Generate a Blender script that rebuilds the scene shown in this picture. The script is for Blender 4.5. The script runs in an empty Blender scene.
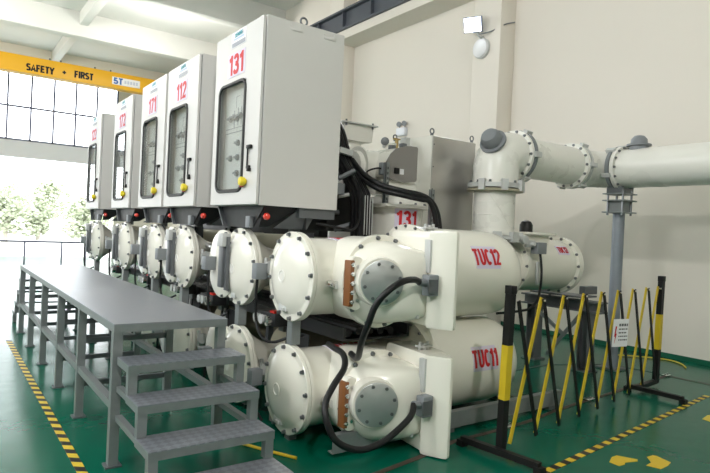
import bpy, bmesh, math, random
from mathutils import Vector, Matrix
random.seed(7)
sc = bpy.context.scene
COL = sc.collection
V = Vector
PI = math.pi

# ------------------------------------------------------------------ camera
cam = bpy.data.cameras.new('camera'); camo = bpy.data.objects.new('camera', cam); COL.objects.link(camo)
cam.sensor_width = 36.0; cam.lens = 582.6 / 710 * 36.0; cam.clip_end = 400
YAW, PITCH, ROLL = math.radians(35.6224), math.radians(-0.4295), math.radians(2.6575)
f = V((math.sin(YAW) * math.cos(PITCH), math.cos(YAW) * math.cos(PITCH), math.sin(PITCH)))
r = f.cross(V((0, 0, 1))).normalized(); u = r.cross(f)
r2 = r * math.cos(ROLL) + u * math.sin(ROLL); u2 = u * math.cos(ROLL) - r * math.sin(ROLL)
mw = Matrix((r2, u2, -f)).transposed().to_4x4(); mw.translation = V((0, 0, 1.6))
camo.matrix_world = mw
sc.camera = camo

# ------------------------------------------------------------------ world, lights, exposure
sc.view_settings.view_transform = 'Standard'; sc.view_settings.look = 'None'
sc.view_settings.gamma = 1.0; sc.view_settings.use_curve_mapping = False
sc.view_settings.exposure = 0.0
w = bpy.data.worlds.new('sky'); sc.world = w; w.use_nodes = True
bg = w.node_tree.nodes['Background']; bg.inputs[0].default_value = (0.93, 0.97, 1.0, 1); bg.inputs[1].default_value = 6.0
sc.cycles.max_bounces = 8; sc.cycles.diffuse_bounces = 5; sc.cycles.glossy_bounces = 4
sc.cycles.transparent_max_bounces = 8; sc.cycles.sample_clamp_indirect = 6.0
sc.cycles.caustics_reflective = False; sc.cycles.caustics_refractive = False

def area(name, loc, target, sx, sy, power, col=(1, 1, 1)):
    l = bpy.data.lights.new(name, 'AREA'); l.shape = 'RECTANGLE'; l.size = sx; l.size_y = sy
    l.energy = power; l.color = col
    o = bpy.data.objects.new(name, l); COL.objects.link(o); o.location = loc
    o.rotation_euler = (V(target) - V(loc)).to_track_quat('-Z', 'Y').to_euler()
    return o
def lamp(name, loc, power, rad=.5, col=(1.0, .97, .92)):
    l = bpy.data.lights.new(name, 'POINT'); l.energy = power; l.shadow_soft_size = rad; l.color = col
    o = bpy.data.objects.new(name, l); COL.objects.link(o); o.location = loc; return o
lamp('fill_point', (-1.0, 19.0, 6.6), 420)  # these four unseen point lights are added fill for ceiling and hall
lamp('fill_point', (5.5, 18.0, 6.6), 300)
lamp('fill_point', (-1.5, 9.5, 6.9), 85)
lamp('fill_point', (-1.5, -1.0, 6.9), 70)
def flood(name, loc, target, power, ang=150, rad=.13):
    l = bpy.data.lights.new(name, 'SPOT'); l.energy = power; l.spot_size = math.radians(ang); l.spot_blend = .5; l.shadow_soft_size = rad; l.color = (1.0, .985, .95)
    o = bpy.data.objects.new(name, l); COL.objects.link(o); o.location = loc
    o.rotation_euler = (V(target) - V(loc)).to_track_quat('-Z', 'Y').to_euler()
flood('flood_spot', (-2.2, 8.0, 7.2), (2.3, 6.8, 2.6), 140)  # unseen; hung off the wall high up to darken the floor under the platform
flood('flood_spot', (-4.2, 2.3, 5.4), (4.0, 4.0, 3.2), 380)
flood('flood_spot', (-1.2, -4.2, 7.2), (3.2, 5.0, 2.4), 1250)  # unseen; added off the wall to brighten the near sides of the cabinets
p_ = area('door_portal', (1.46, 26.6, 3.6), (1.46, 0, 3.6), 9.5, 7.2, 1); p_.data.cycles.is_portal = True

# ------------------------------------------------------------------ materials
def mat(name, col, rough=.5, metal=0.0, coat=0.0, noise=0.0, nscale=8.0, bump=0.0, bscale=60.0, spec=.5, emit=None, es=0.0):
    m = bpy.data.materials.new(name); m.use_nodes = True; nt = m.node_tree
    b = nt.nodes['Principled BSDF']
    b.inputs['Base Color'].default_value = (*col, 1); b.inputs['Roughness'].default_value = rough
    b.inputs['Metallic'].default_value = metal; b.inputs['Coat Weight'].default_value = coat
    b.inputs['Coat Roughness'].default_value = .08; b.inputs['Specular IOR Level'].default_value = spec
    if emit: b.inputs['Emission Color'].default_value = (*emit, 1); b.inputs['Emission Strength'].default_value = es
    if noise or bump:
        tc = nt.nodes.new('ShaderNodeTexCoord')
    if noise:
        n = nt.nodes.new('ShaderNodeTexNoise'); n.inputs['Scale'].default_value = nscale; n.inputs['Detail'].default_value = 4
        nt.links.new(tc.outputs['Object'], n.inputs['Vector'])
        mx = nt.nodes.new('ShaderNodeMix'); mx.data_type = 'RGBA'
        mx.inputs[6].default_value = (*[c * (1 - noise) for c in col], 1); mx.inputs[7].default_value = (*[min(1, c * (1 + noise)) for c in col], 1)
        nt.links.new(n.outputs['Fac'], mx.inputs[0]); nt.links.new(mx.outputs[2], b.inputs['Base Color'])
        mr = nt.nodes.new('ShaderNodeMapRange'); mr.inputs[3].default_value = rough * .8; mr.inputs[4].default_value = min(1, rough * 1.25)
        nt.links.new(n.outputs['Fac'], mr.inputs[0]); nt.links.new(mr.outputs[0], b.inputs['Roughness'])
    if bump:
        n2 = nt.nodes.new('ShaderNodeTexNoise'); n2.inputs['Scale'].default_value = bscale
        nt.links.new(tc.outputs['Object'], n2.inputs['Vector'])
        bp = nt.nodes.new('ShaderNodeBump'); bp.inputs['Strength'].default_value = bump; bp.inputs['Distance'].default_value = .01
        nt.links.new(n2.outputs['Fac'], bp.inputs['Height']); nt.links.new(bp.outputs['Normal'], b.inputs['Normal'])
    return m

CREAM = mat('tank_enamel', (.82, .80, .715), .22, coat=.25, noise=.03, nscale=3)
CREAM2 = mat('pipe_enamel', (.80, .79, .735), .28, coat=.2, noise=.03, nscale=3)
CAB = mat('cabinet_grey_paint', (.645, .63, .61), .42, noise=.02, nscale=5)
STEEL = mat('galvanised_steel', (.27, .29, .295), .42, metal=.5, noise=.18, nscale=14)
STEELD = mat('dull_grey_steel', (.15, .16, .17), .45, metal=.45, noise=.15, nscale=12)
GREYP = mat('grey_box_paint', (.21, .225, .24), .5, noise=.06)
GREYL = mat('light_grey_plate', (.52, .53, .52), .45)
DARK = mat('dark_bracket_paint', (.022, .023, .025), .5, noise=.1)
BOLT = mat('bolt_steel', (.20, .21, .22), .35, metal=.8)
CHROME = mat('chrome', (.75, .75, .75), .18, metal=1.0)
STAIN = mat('brushed_stainless', (.50, .485, .46), .36, metal=.8, noise=.05, nscale=4)
COVERM = mat('machined_cover_metal', (.52, .54, .54), .34, metal=.7, noise=.06, nscale=25)
COPPER = mat('brown_insulator_strip', (.23, .085, .025), .4)
BLACK = mat('black_rubber', (.010, .010, .011), .42, spec=.35)
BLACKP = mat('black_paint', (.012, .012, .012), .45, spec=.25)
YEL = mat('yellow_paint', (.68, .49, .02), .45)
KNOBY = mat('yellow_plastic', (.75, .60, .02), .4)
RED = mat('red_plastic', (.65, .03, .02), .4, emit=None)
LAMPR = mat('red_lamp', (.75, .05, .03), .25, coat=.4)
REDT = mat('red_lettering', (.58, .012, .02), .5)
WHITE = mat('white_label', (.82, .82, .84), .45)
LAV = mat('pale_lavender_label', (.68, .63, .76), .45)
BLUE = mat('blue_lettering', (.02, .12, .42), .5)
TEAL = mat('teal_lettering', (.05, .30, .36), .5)
GREYB = mat('grey_label_block', (.33, .34, .38), .5)
CRANEY = mat('crane_yellow', (.80, .42, .012), .45)
BEAMG = mat('runway_beam_grey', (.085, .095, .115), .5, noise=.06)
WALLM = mat('wall_cream_paint', (.77, .725, .655), .8, noise=.02, nscale=1.2, bump=.06, bscale=40)
CEILM = mat('ceiling_white_paint', (.80, .80, .77), .85, noise=.02, nscale=1.0)
GREENB = mat('green_skirting_paint', (.005, .105, .058), .4)
FRAMEM = mat('window_frame_blue_grey', (.14, .15, .24), .5)
TRANS = mat('transom_grey_panel', (.74, .76, .82), .5)
PANEL = mat('mimic_panel_grey', (.62, .62, .60), .5)
GASK = mat('black_gasket', (.012, .012, .012), .5)
OLIVE = mat('dusty_shaded_cream', (.40, .37, .27), .4, noise=.05)  # cream darkened: dust, plus shade and warm reflections put into the colour
CONC = mat('outside_concrete', (.5, .49, .46), .9, noise=.05)
LEAF = mat('tree_leaf', (.42, .46, .33), .7, noise=.3, nscale=.5)
BARK = mat('tree_bark', (.42, .39, .33), .9)
LED = mat('floodlight_led', (1, 1, 1), .3, emit=(.92, .96, 1.0), es=22)

def floor_mat():
    m = mat('green_epoxy_floor', (.0005, .105, .062), .22, coat=0, spec=.18, noise=.10, nscale=.8)
    nt = m.node_tree; b = nt.nodes['Principled BSDF']
    tc = nt.nodes.new('ShaderNodeTexCoord'); n = nt.nodes.new('ShaderNodeTexNoise'); n.inputs['Scale'].default_value = 5.0; n.inputs['Detail'].default_value = 3
    bp = nt.nodes.new('ShaderNodeBump'); bp.inputs['Strength'].default_value = .10; bp.inputs['Distance'].default_value = .02
    nt.links.new(tc.outputs['Object'], n.inputs['Vector']); nt.links.new(n.outputs['Fac'], bp.inputs['Height']); nt.links.new(bp.outputs['Normal'], b.inputs['Normal'])
    return m
FLOOR = floor_mat()
def deck_mat():
    m = mat('checker_plate_steel', (.31, .325, .37), .34, metal=.6, noise=.10, nscale=5)
    nt = m.node_tree; b = nt.nodes['Principled BSDF']
    tc = nt.nodes.new('ShaderNodeTexCoord')
    mp = nt.nodes.new('ShaderNodeMapping'); mp.inputs['Rotation'].default_value = (0, 0, PI / 4); mp.inputs['Scale'].default_value = (1, 1, 0.001)
    ck = nt.nodes.new('ShaderNodeTexChecker'); ck.inputs['Scale'].default_value = 26
    bp = nt.nodes.new('ShaderNodeBump'); bp.inputs['Strength'].default_value = .9; bp.inputs['Distance'].default_value = .008
    nt.links.new(tc.outputs['Object'], mp.inputs['Vector']); nt.links.new(mp.outputs[0], ck.inputs['Vector'])
    old = b.inputs['Base Color'].links[0].from_socket
    hs = nt.nodes.new('ShaderNodeMix'); hs.data_type = 'RGBA'; hs.blend_type = 'MULTIPLY'; hs.inputs[0].default_value = 1.0
    ck.inputs['Color1'].default_value = (1.13, 1.13, 1.13, 1); ck.inputs['Color2'].default_value = (.87, .87, .87, 1)
    nt.links.new(old, hs.inputs[6]); nt.links.new(ck.outputs['Color'], hs.inputs[7]); nt.links.new(hs.outputs[2], b.inputs['Base Color'])
    nt.links.new(ck.outputs['Fac'], bp.inputs['Height']); nt.links.new(bp.outputs['Normal'], b.inputs['Normal'])
    return m
DECK = deck_mat()
DECKP = mat('platform_deck_steel', (.31, .325, .365), .34, metal=.55, noise=.14, nscale=7, bump=.15, bscale=160)
def glass_mat(name, tint, refl):
    m = bpy.data.materials.new(name); m.use_nodes = True; nt = m.node_tree
    for n in list(nt.nodes):
        if n.type != 'OUTPUT_MATERIAL': nt.nodes.remove(n)
    out = [n for n in nt.nodes][0]
    t = nt.nodes.new('ShaderNodeBsdfTransparent'); t.inputs[0].default_value = (*tint, 1)
    g = nt.nodes.new('ShaderNodeBsdfGlossy'); g.inputs['Roughness'].default_value = .03; g.inputs[0].default_value = (1, 1, 1, 1)
    lw = nt.nodes.new('ShaderNodeLayerWeight'); lw.inputs[0].default_value = .5
    pw = nt.nodes.new('ShaderNodeMath'); pw.operation = 'POWER'; pw.inputs[1].default_value = 4.0
    ma = nt.nodes.new('ShaderNodeMath'); ma.operation = 'MULTIPLY_ADD'; ma.inputs[1].default_value = refl; ma.inputs[2].default_value = .03; ma.use_clamp = True
    nt.links.new(lw.outputs['Facing'], pw.inputs[0]); nt.links.new(pw.outputs[0], ma.inputs[0])
    mx = nt.nodes.new('ShaderNodeMixShader')
    nt.links.new(ma.outputs[0], mx.inputs[0]); nt.links.new(t.outputs[0], mx.inputs[1]); nt.links.new(g.outputs[0], mx.inputs[2])
    nt.links.new(mx.outputs[0], out.inputs[0])
    return m
GLASS = glass_mat('cabinet_glass', (.90, .92, .92), .55)
WGLASS = glass_mat('window_glass', (.97, .98, .98), .4)

# ------------------------------------------------------------------ mesh helpers
def basis(ax):
    ax = V(ax).normalized(); t = V((0, 0, 1)) if abs(ax.z) < .9 else V((1, 0, 0))
    a = ax.cross(t).normalized(); b = ax.cross(a).normalized()
    return ax, a, b
class MB:
    def __init__(s): s.bm = bmesh.new()
    def faces(s, vs, fs, mi=0):
        bv = [s.bm.verts.new(v) for v in vs]
        for q in fs:
            try:
                fc = s.bm.faces.new([bv[i] for i in q]); fc.material_index = mi
            except ValueError: pass
        return bv
    def box(s, x0, x1, y0, y1, z0, z1, bev=0, mi=0, seg=2):
        t = bmesh.new(); bmesh.ops.create_cube(t, size=1)
        for v in t.verts:
            v.co = V(((x0 + x1) / 2 + v.co.x * (x1 - x0), (y0 + y1) / 2 + v.co.y * (y1 - y0), (z0 + z1) / 2 + v.co.z * (z1 - z0)))
        if bev: bmesh.ops.bevel(t, geom=t.edges[:], offset=bev, segments=seg, affect='EDGES', profile=.5)
        s.join(t, mi); return s
    def join(s, t, mi=0):
        mp = {}
        for v in t.verts: mp[v] = s.bm.verts.new(v.co)
        for q in t.faces:
            n = s.bm.faces.new([mp[v] for v in q.verts]); n.material_index = mi
        t.free()
    def bar(s, p0, p1, w, h, up=(0, 0, 1), mi=0):
        p0, p1 = V(p0), V(p1); ax = (p1 - p0).normalized(); up = V(up)
        if abs(ax.dot(up)) > .95: up = V((1, 0, 0))
        a = ax.cross(up).normalized() * w / 2; b = a.cross(ax).normalized() * h / 2
        vs = [p + i * a + j * b for p in (p0, p1) for i, j in ((-1, -1), (1, -1), (1, 1), (-1, 1))]
        s.faces(vs, [(3, 2, 1, 0), (4, 5, 6, 7), (0, 1, 5, 4), (1, 2, 6, 5), (2, 3, 7, 6), (3, 0, 4, 7)], mi); return s
    def lathe(s, org, ax, prof, seg=48, mi=0, cap0=True, cap1=True):
        org = V(org); ax, a, b = basis(ax); rings = []
        for t, rr in prof:
            rings.append([org + ax * t + (a * math.cos(2 * PI * k / seg) + b * math.sin(2 * PI * k / seg)) * max(rr, 1e-4) for k in range(seg)])
        s.loft(rings, mi, cap0, cap1); return s
    def loft(s, rings, mi=0, cap0=True, cap1=True):
        n = len(rings[0]); bv = [[s.bm.verts.new(v) for v in q] for q in rings]
        for i in range(len(rings) - 1):
            for k in range(n):
                s.bm.faces.new((bv[i][k], bv[i][(k + 1) % n], bv[i + 1][(k + 1) % n], bv[i + 1][k])).material_index = mi
        if cap0: s.bm.faces.new(bv[0][::-1]).material_index = mi
        if cap1: s.bm.faces.new(bv[-1]).material_index = mi
        return s
    def cyl(s, p0, p1, r0, r1=None, seg=24, mi=0):
        p0, p1 = V(p0), V(p1); r1 = r0 if r1 is None else r1
        return s.lathe(p0, p1 - p0, [(0, r0), ((p1 - p0).length, r1)], seg, mi)
    def sweep(s, pts, rr, seg=10, sub=6, smooth=True, mi=0):
        P = [V(p) for p in pts]
        if smooth and len(P) > 2:
            Q = []
            for i in range(len(P) - 1):
                a, b, c, d = P[max(i - 1, 0)], P[i], P[i + 1], P[min(i + 2, len(P) - 1)]
                for k in range(sub):
                    t = k / sub
                    Q.append(.5 * ((2 * b) + (c - a) * t + (2 * a - 5 * b + 4 * c - d) * t * t + (3 * b - a - 3 * c + d) * t ** 3))
            Q.append(P[-1]); P = Q
        rings = []; N = None
        for i, p in enumerate(P):
            tg = (P[min(i + 1, len(P) - 1)] - P[max(i - 1, 0)]).normalized()
            if N is None: _, N, _ = basis(tg)
            N = (N - tg * N.dot(tg)).normalized(); B = tg.cross(N)
            rings.append([p + (N * math.cos(2 * PI * k / seg) + B * math.sin(2 * PI * k / seg)) * rr for k in range(seg)])
        return s.loft(rings, mi)
    def prism(s, poly, d, mi=0):
        d = V(d); a = [V(p) for p in poly]; n = len(a)
        return s.loft([a, [p + d for p in a]], mi)
def rrect(w, h, rad, n=5):
    out = []
    for cx, cy, a0 in ((w / 2 - rad, h / 2 - rad, 0), (-w / 2 + rad, h / 2 - rad, PI / 2), (-w / 2 + rad, -h / 2 + rad, PI), (w / 2 - rad, -h / 2 + rad, 1.5 * PI)):
        for k in range(n + 1):
            a = a0 + PI / 2 * k / n; out.append((cx + rad * math.cos(a), cy + rad * math.sin(a)))
    return out

def root_loc(o):
    while o.parent: o = o.parent
    return o.location.copy()
def tag(o, label=None, cat=None, group=None, kind=None):
    if label: o['label'] = label
    if cat: o['category'] = cat
    if group: o['group'] = group
    if kind: o['kind'] = kind
    return o
def thing(name, label, cat, loc=(0, 0, 0), group=None):
    o = bpy.data.objects.new(name, None); COL.objects.link(o); o.location = loc; o.empty_display_size = .1
    return tag(o, label, cat, group)
def finish(mb, name, mats, off):
    bm = mb.bm
    bmesh.ops.recalc_face_normals(bm, faces=bm.faces[:])
    for e in bm.edges:
        if len(e.link_faces) == 2: e.smooth = e.calc_face_angle(0) < math.radians(38)
        else: e.smooth = False
    for q in bm.faces: q.smooth = True
    if off: bmesh.ops.translate(bm, vec=-V(off), verts=bm.verts[:])
    me = bpy.data.meshes.new(name); bm.to_mesh(me); bm.free()
    for m in (mats if isinstance(mats, (list, tuple)) else [mats]): me.materials.append(m)
    return me
def obj(name, mb, mats, parent=None, org=None, label=None):
    L = root_loc(parent) if parent else V(org if org else (0, 0, 0))
    o = bpy.data.objects.new(name, finish(mb, name, mats, L)); COL.objects.link(o)
    if parent: o.parent = parent
    else: o.location = L
    if label: o['label'] = label
    return o
def struct(name, mb, m, parent=None):
    o = obj(name, mb, m, parent)
    if not parent: o['kind'] = 'structure'
    return o
def children(o): return [c for c in COL.objects if c.parent == o]
def dup(o, loc=None, parent=None, label=None, skip=()):
    c = o.copy(); COL.objects.link(c)
    if parent: c.parent = parent
    if loc is not None: c.location = loc
    if label: c['label'] = label
    for ch in children(o):
        if ch.name.split('.')[0] in skip: continue
        dup(ch, None, c)
    return c
BOLTMESH = {}
def bolts(name, parent, center, ax, R, n, size=.013, h=.02, a0=0.0, m=None, arc=2 * PI):
    """hex bolt heads round a flange, each one its own child sharing one mesh"""
    key = (round(size, 4), round(h, 4), tuple(round(c, 3) for c in V(ax).normalized()), (m or BOLT).name)
    ax_, a, b = basis(ax); L = root_loc(parent)
    if key not in BOLTMESH:
        mb = MB(); mb.lathe((0, 0, 0), ax_, [(0, size * 1.35), (h * .25, size * 1.35), (h * .25, size), (h, size)], 6)
        BOLTMESH[key] = finish(mb, name, m or BOLT, None)
    for k in range(n):
        t = a0 + arc * k / n
        o = bpy.data.objects.new(name, BOLTMESH[key]); COL.objects.link(o); o.parent = parent
        o.location = V(center) + (a * math.cos(t) + b * math.sin(t)) * R - L
def arc_(cx, cy, rx, ry, a0, a1, n=10):
    return [(cx + rx * math.cos(math.radians(a0 + (a1 - a0) * k / n)), cy + ry * math.sin(math.radians(a0 + (a1 - a0) * k / n))) for k in range(n + 1)]
# heavy sans capitals and figures as stroke centre lines in a box one high: (width, strokes)
GLYPH = {
    '1': (.42, [[(.30, 0), (.30, 1)], [(.30, .93), (.20, .82), (.04, .75)]]),
    '2': (.60, [arc_(.30, .70, .22, .22, 170, -35) + [(.08, .09), (.54, .09)]]),
    '3': (.60, [arc_(.29, .72, .20, .19, 165, -80) + [(.22, .53)], [(.22, .53)] + arc_(.29, .29, .23, .21, 80, -165)]),
    '5': (.60, [[(.50, .91), (.14, .91), (.11, .50)] + arc_(.29, .31, .23, .23, 130, -160)]),
    '7': (.58, [[(.04, .91), (.50, .91), (.32, .5), (.24, 0)]]),
    'T': (.62, [[(.02, .91), (.60, .91)], [(.31, .91), (.31, 0)]]),
    'U': (.66, [[(.11, 1), (.11, .32)] + arc_(.33, .31, .22, .23, 180, 360) + [(.55, 1)]]),
    'C': (.66, [arc_(.35, .5, .24, .41, 48, 312, 16)]),
    'S': (.62, [arc_(.31, .71, .21, .20, 25, 255) + arc_(.31, .29, .22, .20, 75, -155)]),
    'A': (.70, [[(.06, 0), (.35, .95), (.64, 0)], [(.17, .30), (.53, .30)]]),
    'F': (.58, [[(.12, 0), (.12, 1)], [(.12, .91), (.56, .91)], [(.12, .50), (.50, .50)]]),
    'E': (.62, [[(.12, 0), (.12, 1)], [(.12, .91), (.58, .91)], [(.12, .52), (.54, .52)], [(.12, .09), (.60, .09)]]),
    'Y': (.66, [[(.04, 1), (.33, .45), (.33, 0)], [(.62, 1), (.33, .45)]]),
    'I': (.26, [[(.13, 0), (.13, 1)]]),
    'R': (.66, [[(.12, 0), (.12, 1)], [(.12, .91), (.36, .91)] + arc_(.36, .70, .19, .21, 90, -90) + [(.12, .49)], [(.34, .49), (.60, 0)]]),
    'M': (.78, [[(.11, 0), (.11, 1)], [(.67, 0), (.67, 1)], [(.11, .95), (.39, .2), (.67, .95)]]),
    'N': (.70, [[(.11, 0), (.11, 1)], [(.59, 0), (.59, 1)], [(.11, .95), (.59, .05)]]),
    '+': (.60, [[(.06, .45), (.54, .45)], [(.30, .21), (.30, .69)]]),
}
def text_mb(s, h, org, xd, yd, wt=.17, xs=1.0, thick=.002, cut=0.0, warp=None, gap=.08):
    mb = MB(); bm = mb.bm; x = 0; polys = []
    for ch in s:
        wd, strokes = GLYPH[ch]
        for st in strokes: polys.append([((px + x) * xs, py - .5) for px, py in st])
        x += wd + gap
    W = (x - gap) * xs; depth = 0
    for st in polys:
        n = len(st); L, Rr = [], []
        for i, p in enumerate(st):
            d0 = V((p[0] - st[i - 1][0], p[1] - st[i - 1][1], 0)) if i else None
            d1 = V((st[i + 1][0] - p[0], st[i + 1][1] - p[1], 0)) if i < n - 1 else None
            ns = [V((-d.y, d.x, 0)).normalized() for d in (d0, d1) if d is not None and d.length > 1e-6]
            m = sum(ns, V((0, 0, 0))).normalized(); k = min(1.5, 1 / max(.3, m.dot(ns[0])))
            q = V((p[0], p[1], 0)); L.append(q + m * k * wt / 2); Rr.append(q - m * k * wt / 2)
        z = depth * .0004; depth += 1
        vs = [V(((v.x - W / 2) * h, v.y * h, z)) for v in L + Rr]
        mb.faces(vs, [(i, n + i, n + i + 1, i + 1) for i in range(n - 1)])
    for v in bm.verts: v.co.y = max(-h * .5, min(h * .5, v.co.y))
    if cut:
        for ax in (0, 1):
            m = max(abs(v.co[ax]) for v in bm.verts); y = -m + cut
            while y < m:
                pc = [0, 0, 0]; pc[ax] = y; pn = [0, 0, 0]; pn[ax] = 1
                bmesh.ops.bisect_plane(bm, geom=bm.verts[:] + bm.edges[:] + bm.faces[:], plane_co=pc, plane_no=pn); y += cut
    rt = bmesh.ops.extrude_face_region(bm, geom=bm.faces[:])
    for e in rt['geom']:
        if isinstance(e, bmesh.types.BMVert): e.co.z += thick
    if warp:
        for v in bm.verts: v.co = warp(v.co.x, v.co.y, v.co.z)
    else:
        org, xd, yd = V(org), V(xd).normalized(), V(yd).normalized(); nn = xd.cross(yd)
        for v in bm.verts: v.co = org + xd * v.co.x + yd * v.co.y + nn * v.co.z
    return mb
def cyl_label(parent, name, text, cx, ang, ya, za, R, w, h, th, xs):
    """label bent on a tank lying along X; ang measured from -Y up"""
    def at(x, y, dr=0.0):
        a = ang + y / R
        return V((cx + x, ya - (R + dr) * math.cos(a), za + (R + dr) * math.sin(a)))
    mb = MB(); n = 8
    for d in (0,):
        g = [[at(-w / 2, -h / 2 + h * i / n, .003), at(w / 2, -h / 2 + h * i / n, .003)] for i in range(n + 1)]
        gi = [[at(-w / 2, -h / 2 + h * i / n, -.002), at(w / 2, -h / 2 + h * i / n, -.002)] for i in range(n + 1)]
        vs = [v for row in g for v in row] + [v for row in gi for v in row]; o2 = 2 * (n + 1)
        fs = []
        for i in range(n):
            k = 2 * i; fs += [(k, k + 1, k + 3, k + 2), (o2 + k + 2, o2 + k + 3, o2 + k + 1, o2 + k), (k, k + 2, o2 + k + 2, o2 + k), (k + 1, o2 + k + 1, o2 + k + 3, k + 3)]
        mb.faces(vs, fs)
    pl = obj(name, mb, LAV, parent, label='white label with red ' + text)
    obj('lettering', text_mb(text, th, None, None, None, xs=xs, cut=.03, warp=lambda x, y, z: at(x, y, .004 + z)), REDT, pl)
    return pl

# ------------------------------------------------------------------ room shell
XL, XR, YN, YE, ZC = -4.6, 8.6, -6.0, 26.8, 8.4
def bx(*a, **k): return MB().box(*a, **k)
struct('floor', bx(XL, XR, YN, YE, -.2, 0), FLOOR)
struct('wall_right', bx(XR, XR + .25, YN, YE, 0, ZC), WALLM)
struct('wall_left', MB().box(XL - .25, XL, YN, YE, 0, 3.2).box(XL - .25, XL, YN, YE, 6.2, ZC).box(XL - .25, XL, YN, 0, 3.2, 6.2).box(XL - .25, XL, 13, YE, 3.2, 6.2), WALLM)
struct('wall_front', bx(XL - .25, XR + .25, YN - .25, YN, 0, ZC), WALLM)
# end wall with window band and open door
WX0, WX1 = -3.3, 6.22
struct('wall_end', MB().box(XL - .25, WX0, YE, YE + .25, 0, ZC).box(WX1, XR + .25, YE, YE + .25, 0, ZC).box(WX0, WX1, YE, YE + .25, 7.75, ZC), WALLM)
struct('trim_transom', MB().box(WX0, WX1, YE - .05, YE + .2, 3.96, 4.62).box(WX0, WX1, YE - .1, YE - .05, 3.96, 4.03), TRANS)
win = thing('window_1', None, None); win['kind'] = 'structure'
mb = MB(); mb.box(WX0, WX1, YE, YE + .1, 7.65, 7.75).box(WX0, WX1, YE, YE + .1, 4.62, 4.7)
x = 6.19
while x > WX0:
    mb.box(x - .032, x + .032, YE, YE + .1, 4.62, 7.75); x -= .822
mb.box(WX0, WX1, YE + .01, YE + .09, 5.95, 6.02)
obj('window_frame', mb, FRAMEM, win)
obj('window_pane', bx(WX0, WX1, YE + .12, YE + .13, 4.62, 7.75), WGLASS, win)
wl = thing('window_2', None, None); wl['kind'] = 'structure'
mb = MB().box(XL - .2, XL - .1, 0, 13, 3.2, 3.3).box(XL - .2, XL - .1, 0, 13, 6.1, 6.2)
for k in range(14): mb.box(XL - .19, XL - .11, k * .99, k * .99 + .07, 3.2, 6.2)
obj('window_frame', mb, FRAMEM, wl)
struct('ceiling', bx(XL - .25, XR + .25, YN, YE + .25, ZC, ZC + .2), CEILM)
for i, y in enumerate((20.99, 16.24, 11.5, 6.75, 2.0, -2.75)):
    struct('trim_%d' % (i + 1), MB().box(XL, XR, y, y + .42, 7.6, ZC, bev=.015), CEILM)
for i, x in enumerate((3.55, -.9)):
    struct('trim_%d' % (i + 11), MB().box(x, x + .26, YN, YE, 7.98, ZC, bev=.012), CEILM)
for i, y in enumerate((7.2, 12.4, 17.6, 22.8, 2.0, -3.2)):
    struct('trim_%d' % (i + 21), bx(8.2, XR, y, y + .66, 0, ZC, bev=.01), WALLM)
struct('trim_30', bx(8.0, XR, YN, YE, 6.36, 6.57), WALLM)
struct('baseboard_right', bx(XR - .012, XR, YN, YE, 0, .07), GREENB)

# outside
struct('ground', bx(-60, 80, YE + .25, 120, -.25, -.02), CONC)

# ------------------------------------------------------------------ crane
t = thing('crane_runway_beam', 'dark grey steel crane runway beam on the ledge high along the right wall', 'beam', (8.05, 10, 6.57))
mb = MB().box(7.93, 8.17, YN + .3, YE - .3, 7.03, 7.08).box(7.93, 8.17, YN + .3, YE - .3, 6.572, 6.62).box(8.04, 8.06, YN + .3, YE - .3, 6.62, 7.03)
obj('i_beam', mb, BEAMG, t)
y = YN + .8
while y < YE - .5:
    obj('stiffener', bx(7.95, 8.04, y - .012, y + .012, 6.62, 7.03), BEAMG, t); y += 1.15
obj('rail', bx(8.03, 8.07, YN + .3, YE - .3, 7.08, 7.13), STEELD, t)
t = thing('overhead_crane', 'yellow overhead crane girder lettered SAFETY + FIRST crossing in front of the end windows', 'crane', (2.0, 23.2, 6.6))
obj('girder', bx(XL + .5, 7.6, 23.2, 23.65, 6.585, 7.17, bev=.01), CRANEY, t)
obj('end_carriage', bx(7.5, 7.92, 22.3, 24.6, 6.75, 7.05, bev=.02), CRANEY, t)
obj('lettering', text_mb('SAFETY', .25, (2.74, 23.2, 6.80), (1, 0, 0), (0, 0, 1), wt=.24, xs=.82, thick=.004), BLACKP, t)
obj('lettering', text_mb('+', .25, (3.5, 23.2, 6.84), (1, 0, 0), (0, 0, 1), wt=.19, thick=.004), BLACKP, t)
obj('lettering', text_mb('FIRST', .25, (4.15, 23.2, 6.84), (1, 0, 0), (0, 0, 1), wt=.24, xs=.82, thick=.004), BLACKP, t)
pl = obj('capacity_plate', bx(5.12, 6.13, 23.185, 23.2, 6.72, 7.0), WHITE, t, label='white plate with blue 5T')
obj('lettering', text_mb('5T', .24, (5.34, 23.185, 6.86), (1, 0, 0), (0, 0, 1), wt=.26, xs=1.05, thick=.004), BLUE, pl)
mb = MB()
for k in range(5): mb.box(5.56 + k * .105, 5.63 + k * .105, 23.18, 23.185, 6.80, 6.92)
obj('faded_lettering', mb, mat('faded_blue_grey', (.55, .58, .68), .5), pl)
for x in (3.05, 3.4, 4.55, 5.1):
    obj('rail_clip', MB().cyl((x, 23.4, 7.15), (x, 23.4, 7.27), .03, seg=8), STEELD, t)
# blue lettered board behind left
t = thing('hanging_signboard', 'white board with dark blue lettering high on the end window at the left edge', 'sign', (1.2, 26.4, 5.9))
obj('board', bx(-1.2, 1.60, 26.52, 26.55, 6.0, 6.75), WHITE, t)
mb = MB().box(.9, 1.52, 26.50, 26.52, 6.42, 6.62).box(1.1, 1.5, 26.50, 26.52, 6.1, 6.24)
obj('blue_marks', mb, mat('dark_blue_print', (.02, .02, .16), .5), t)
obj('hanger', MB().cyl((-.9, 26.535, 6.75), (-.9, 26.535, 7.7), .012, seg=6).cyl((1.4, 26.535, 6.75), (1.4, 26.535, 7.7), .012, seg=6), STEELD, t)

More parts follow.
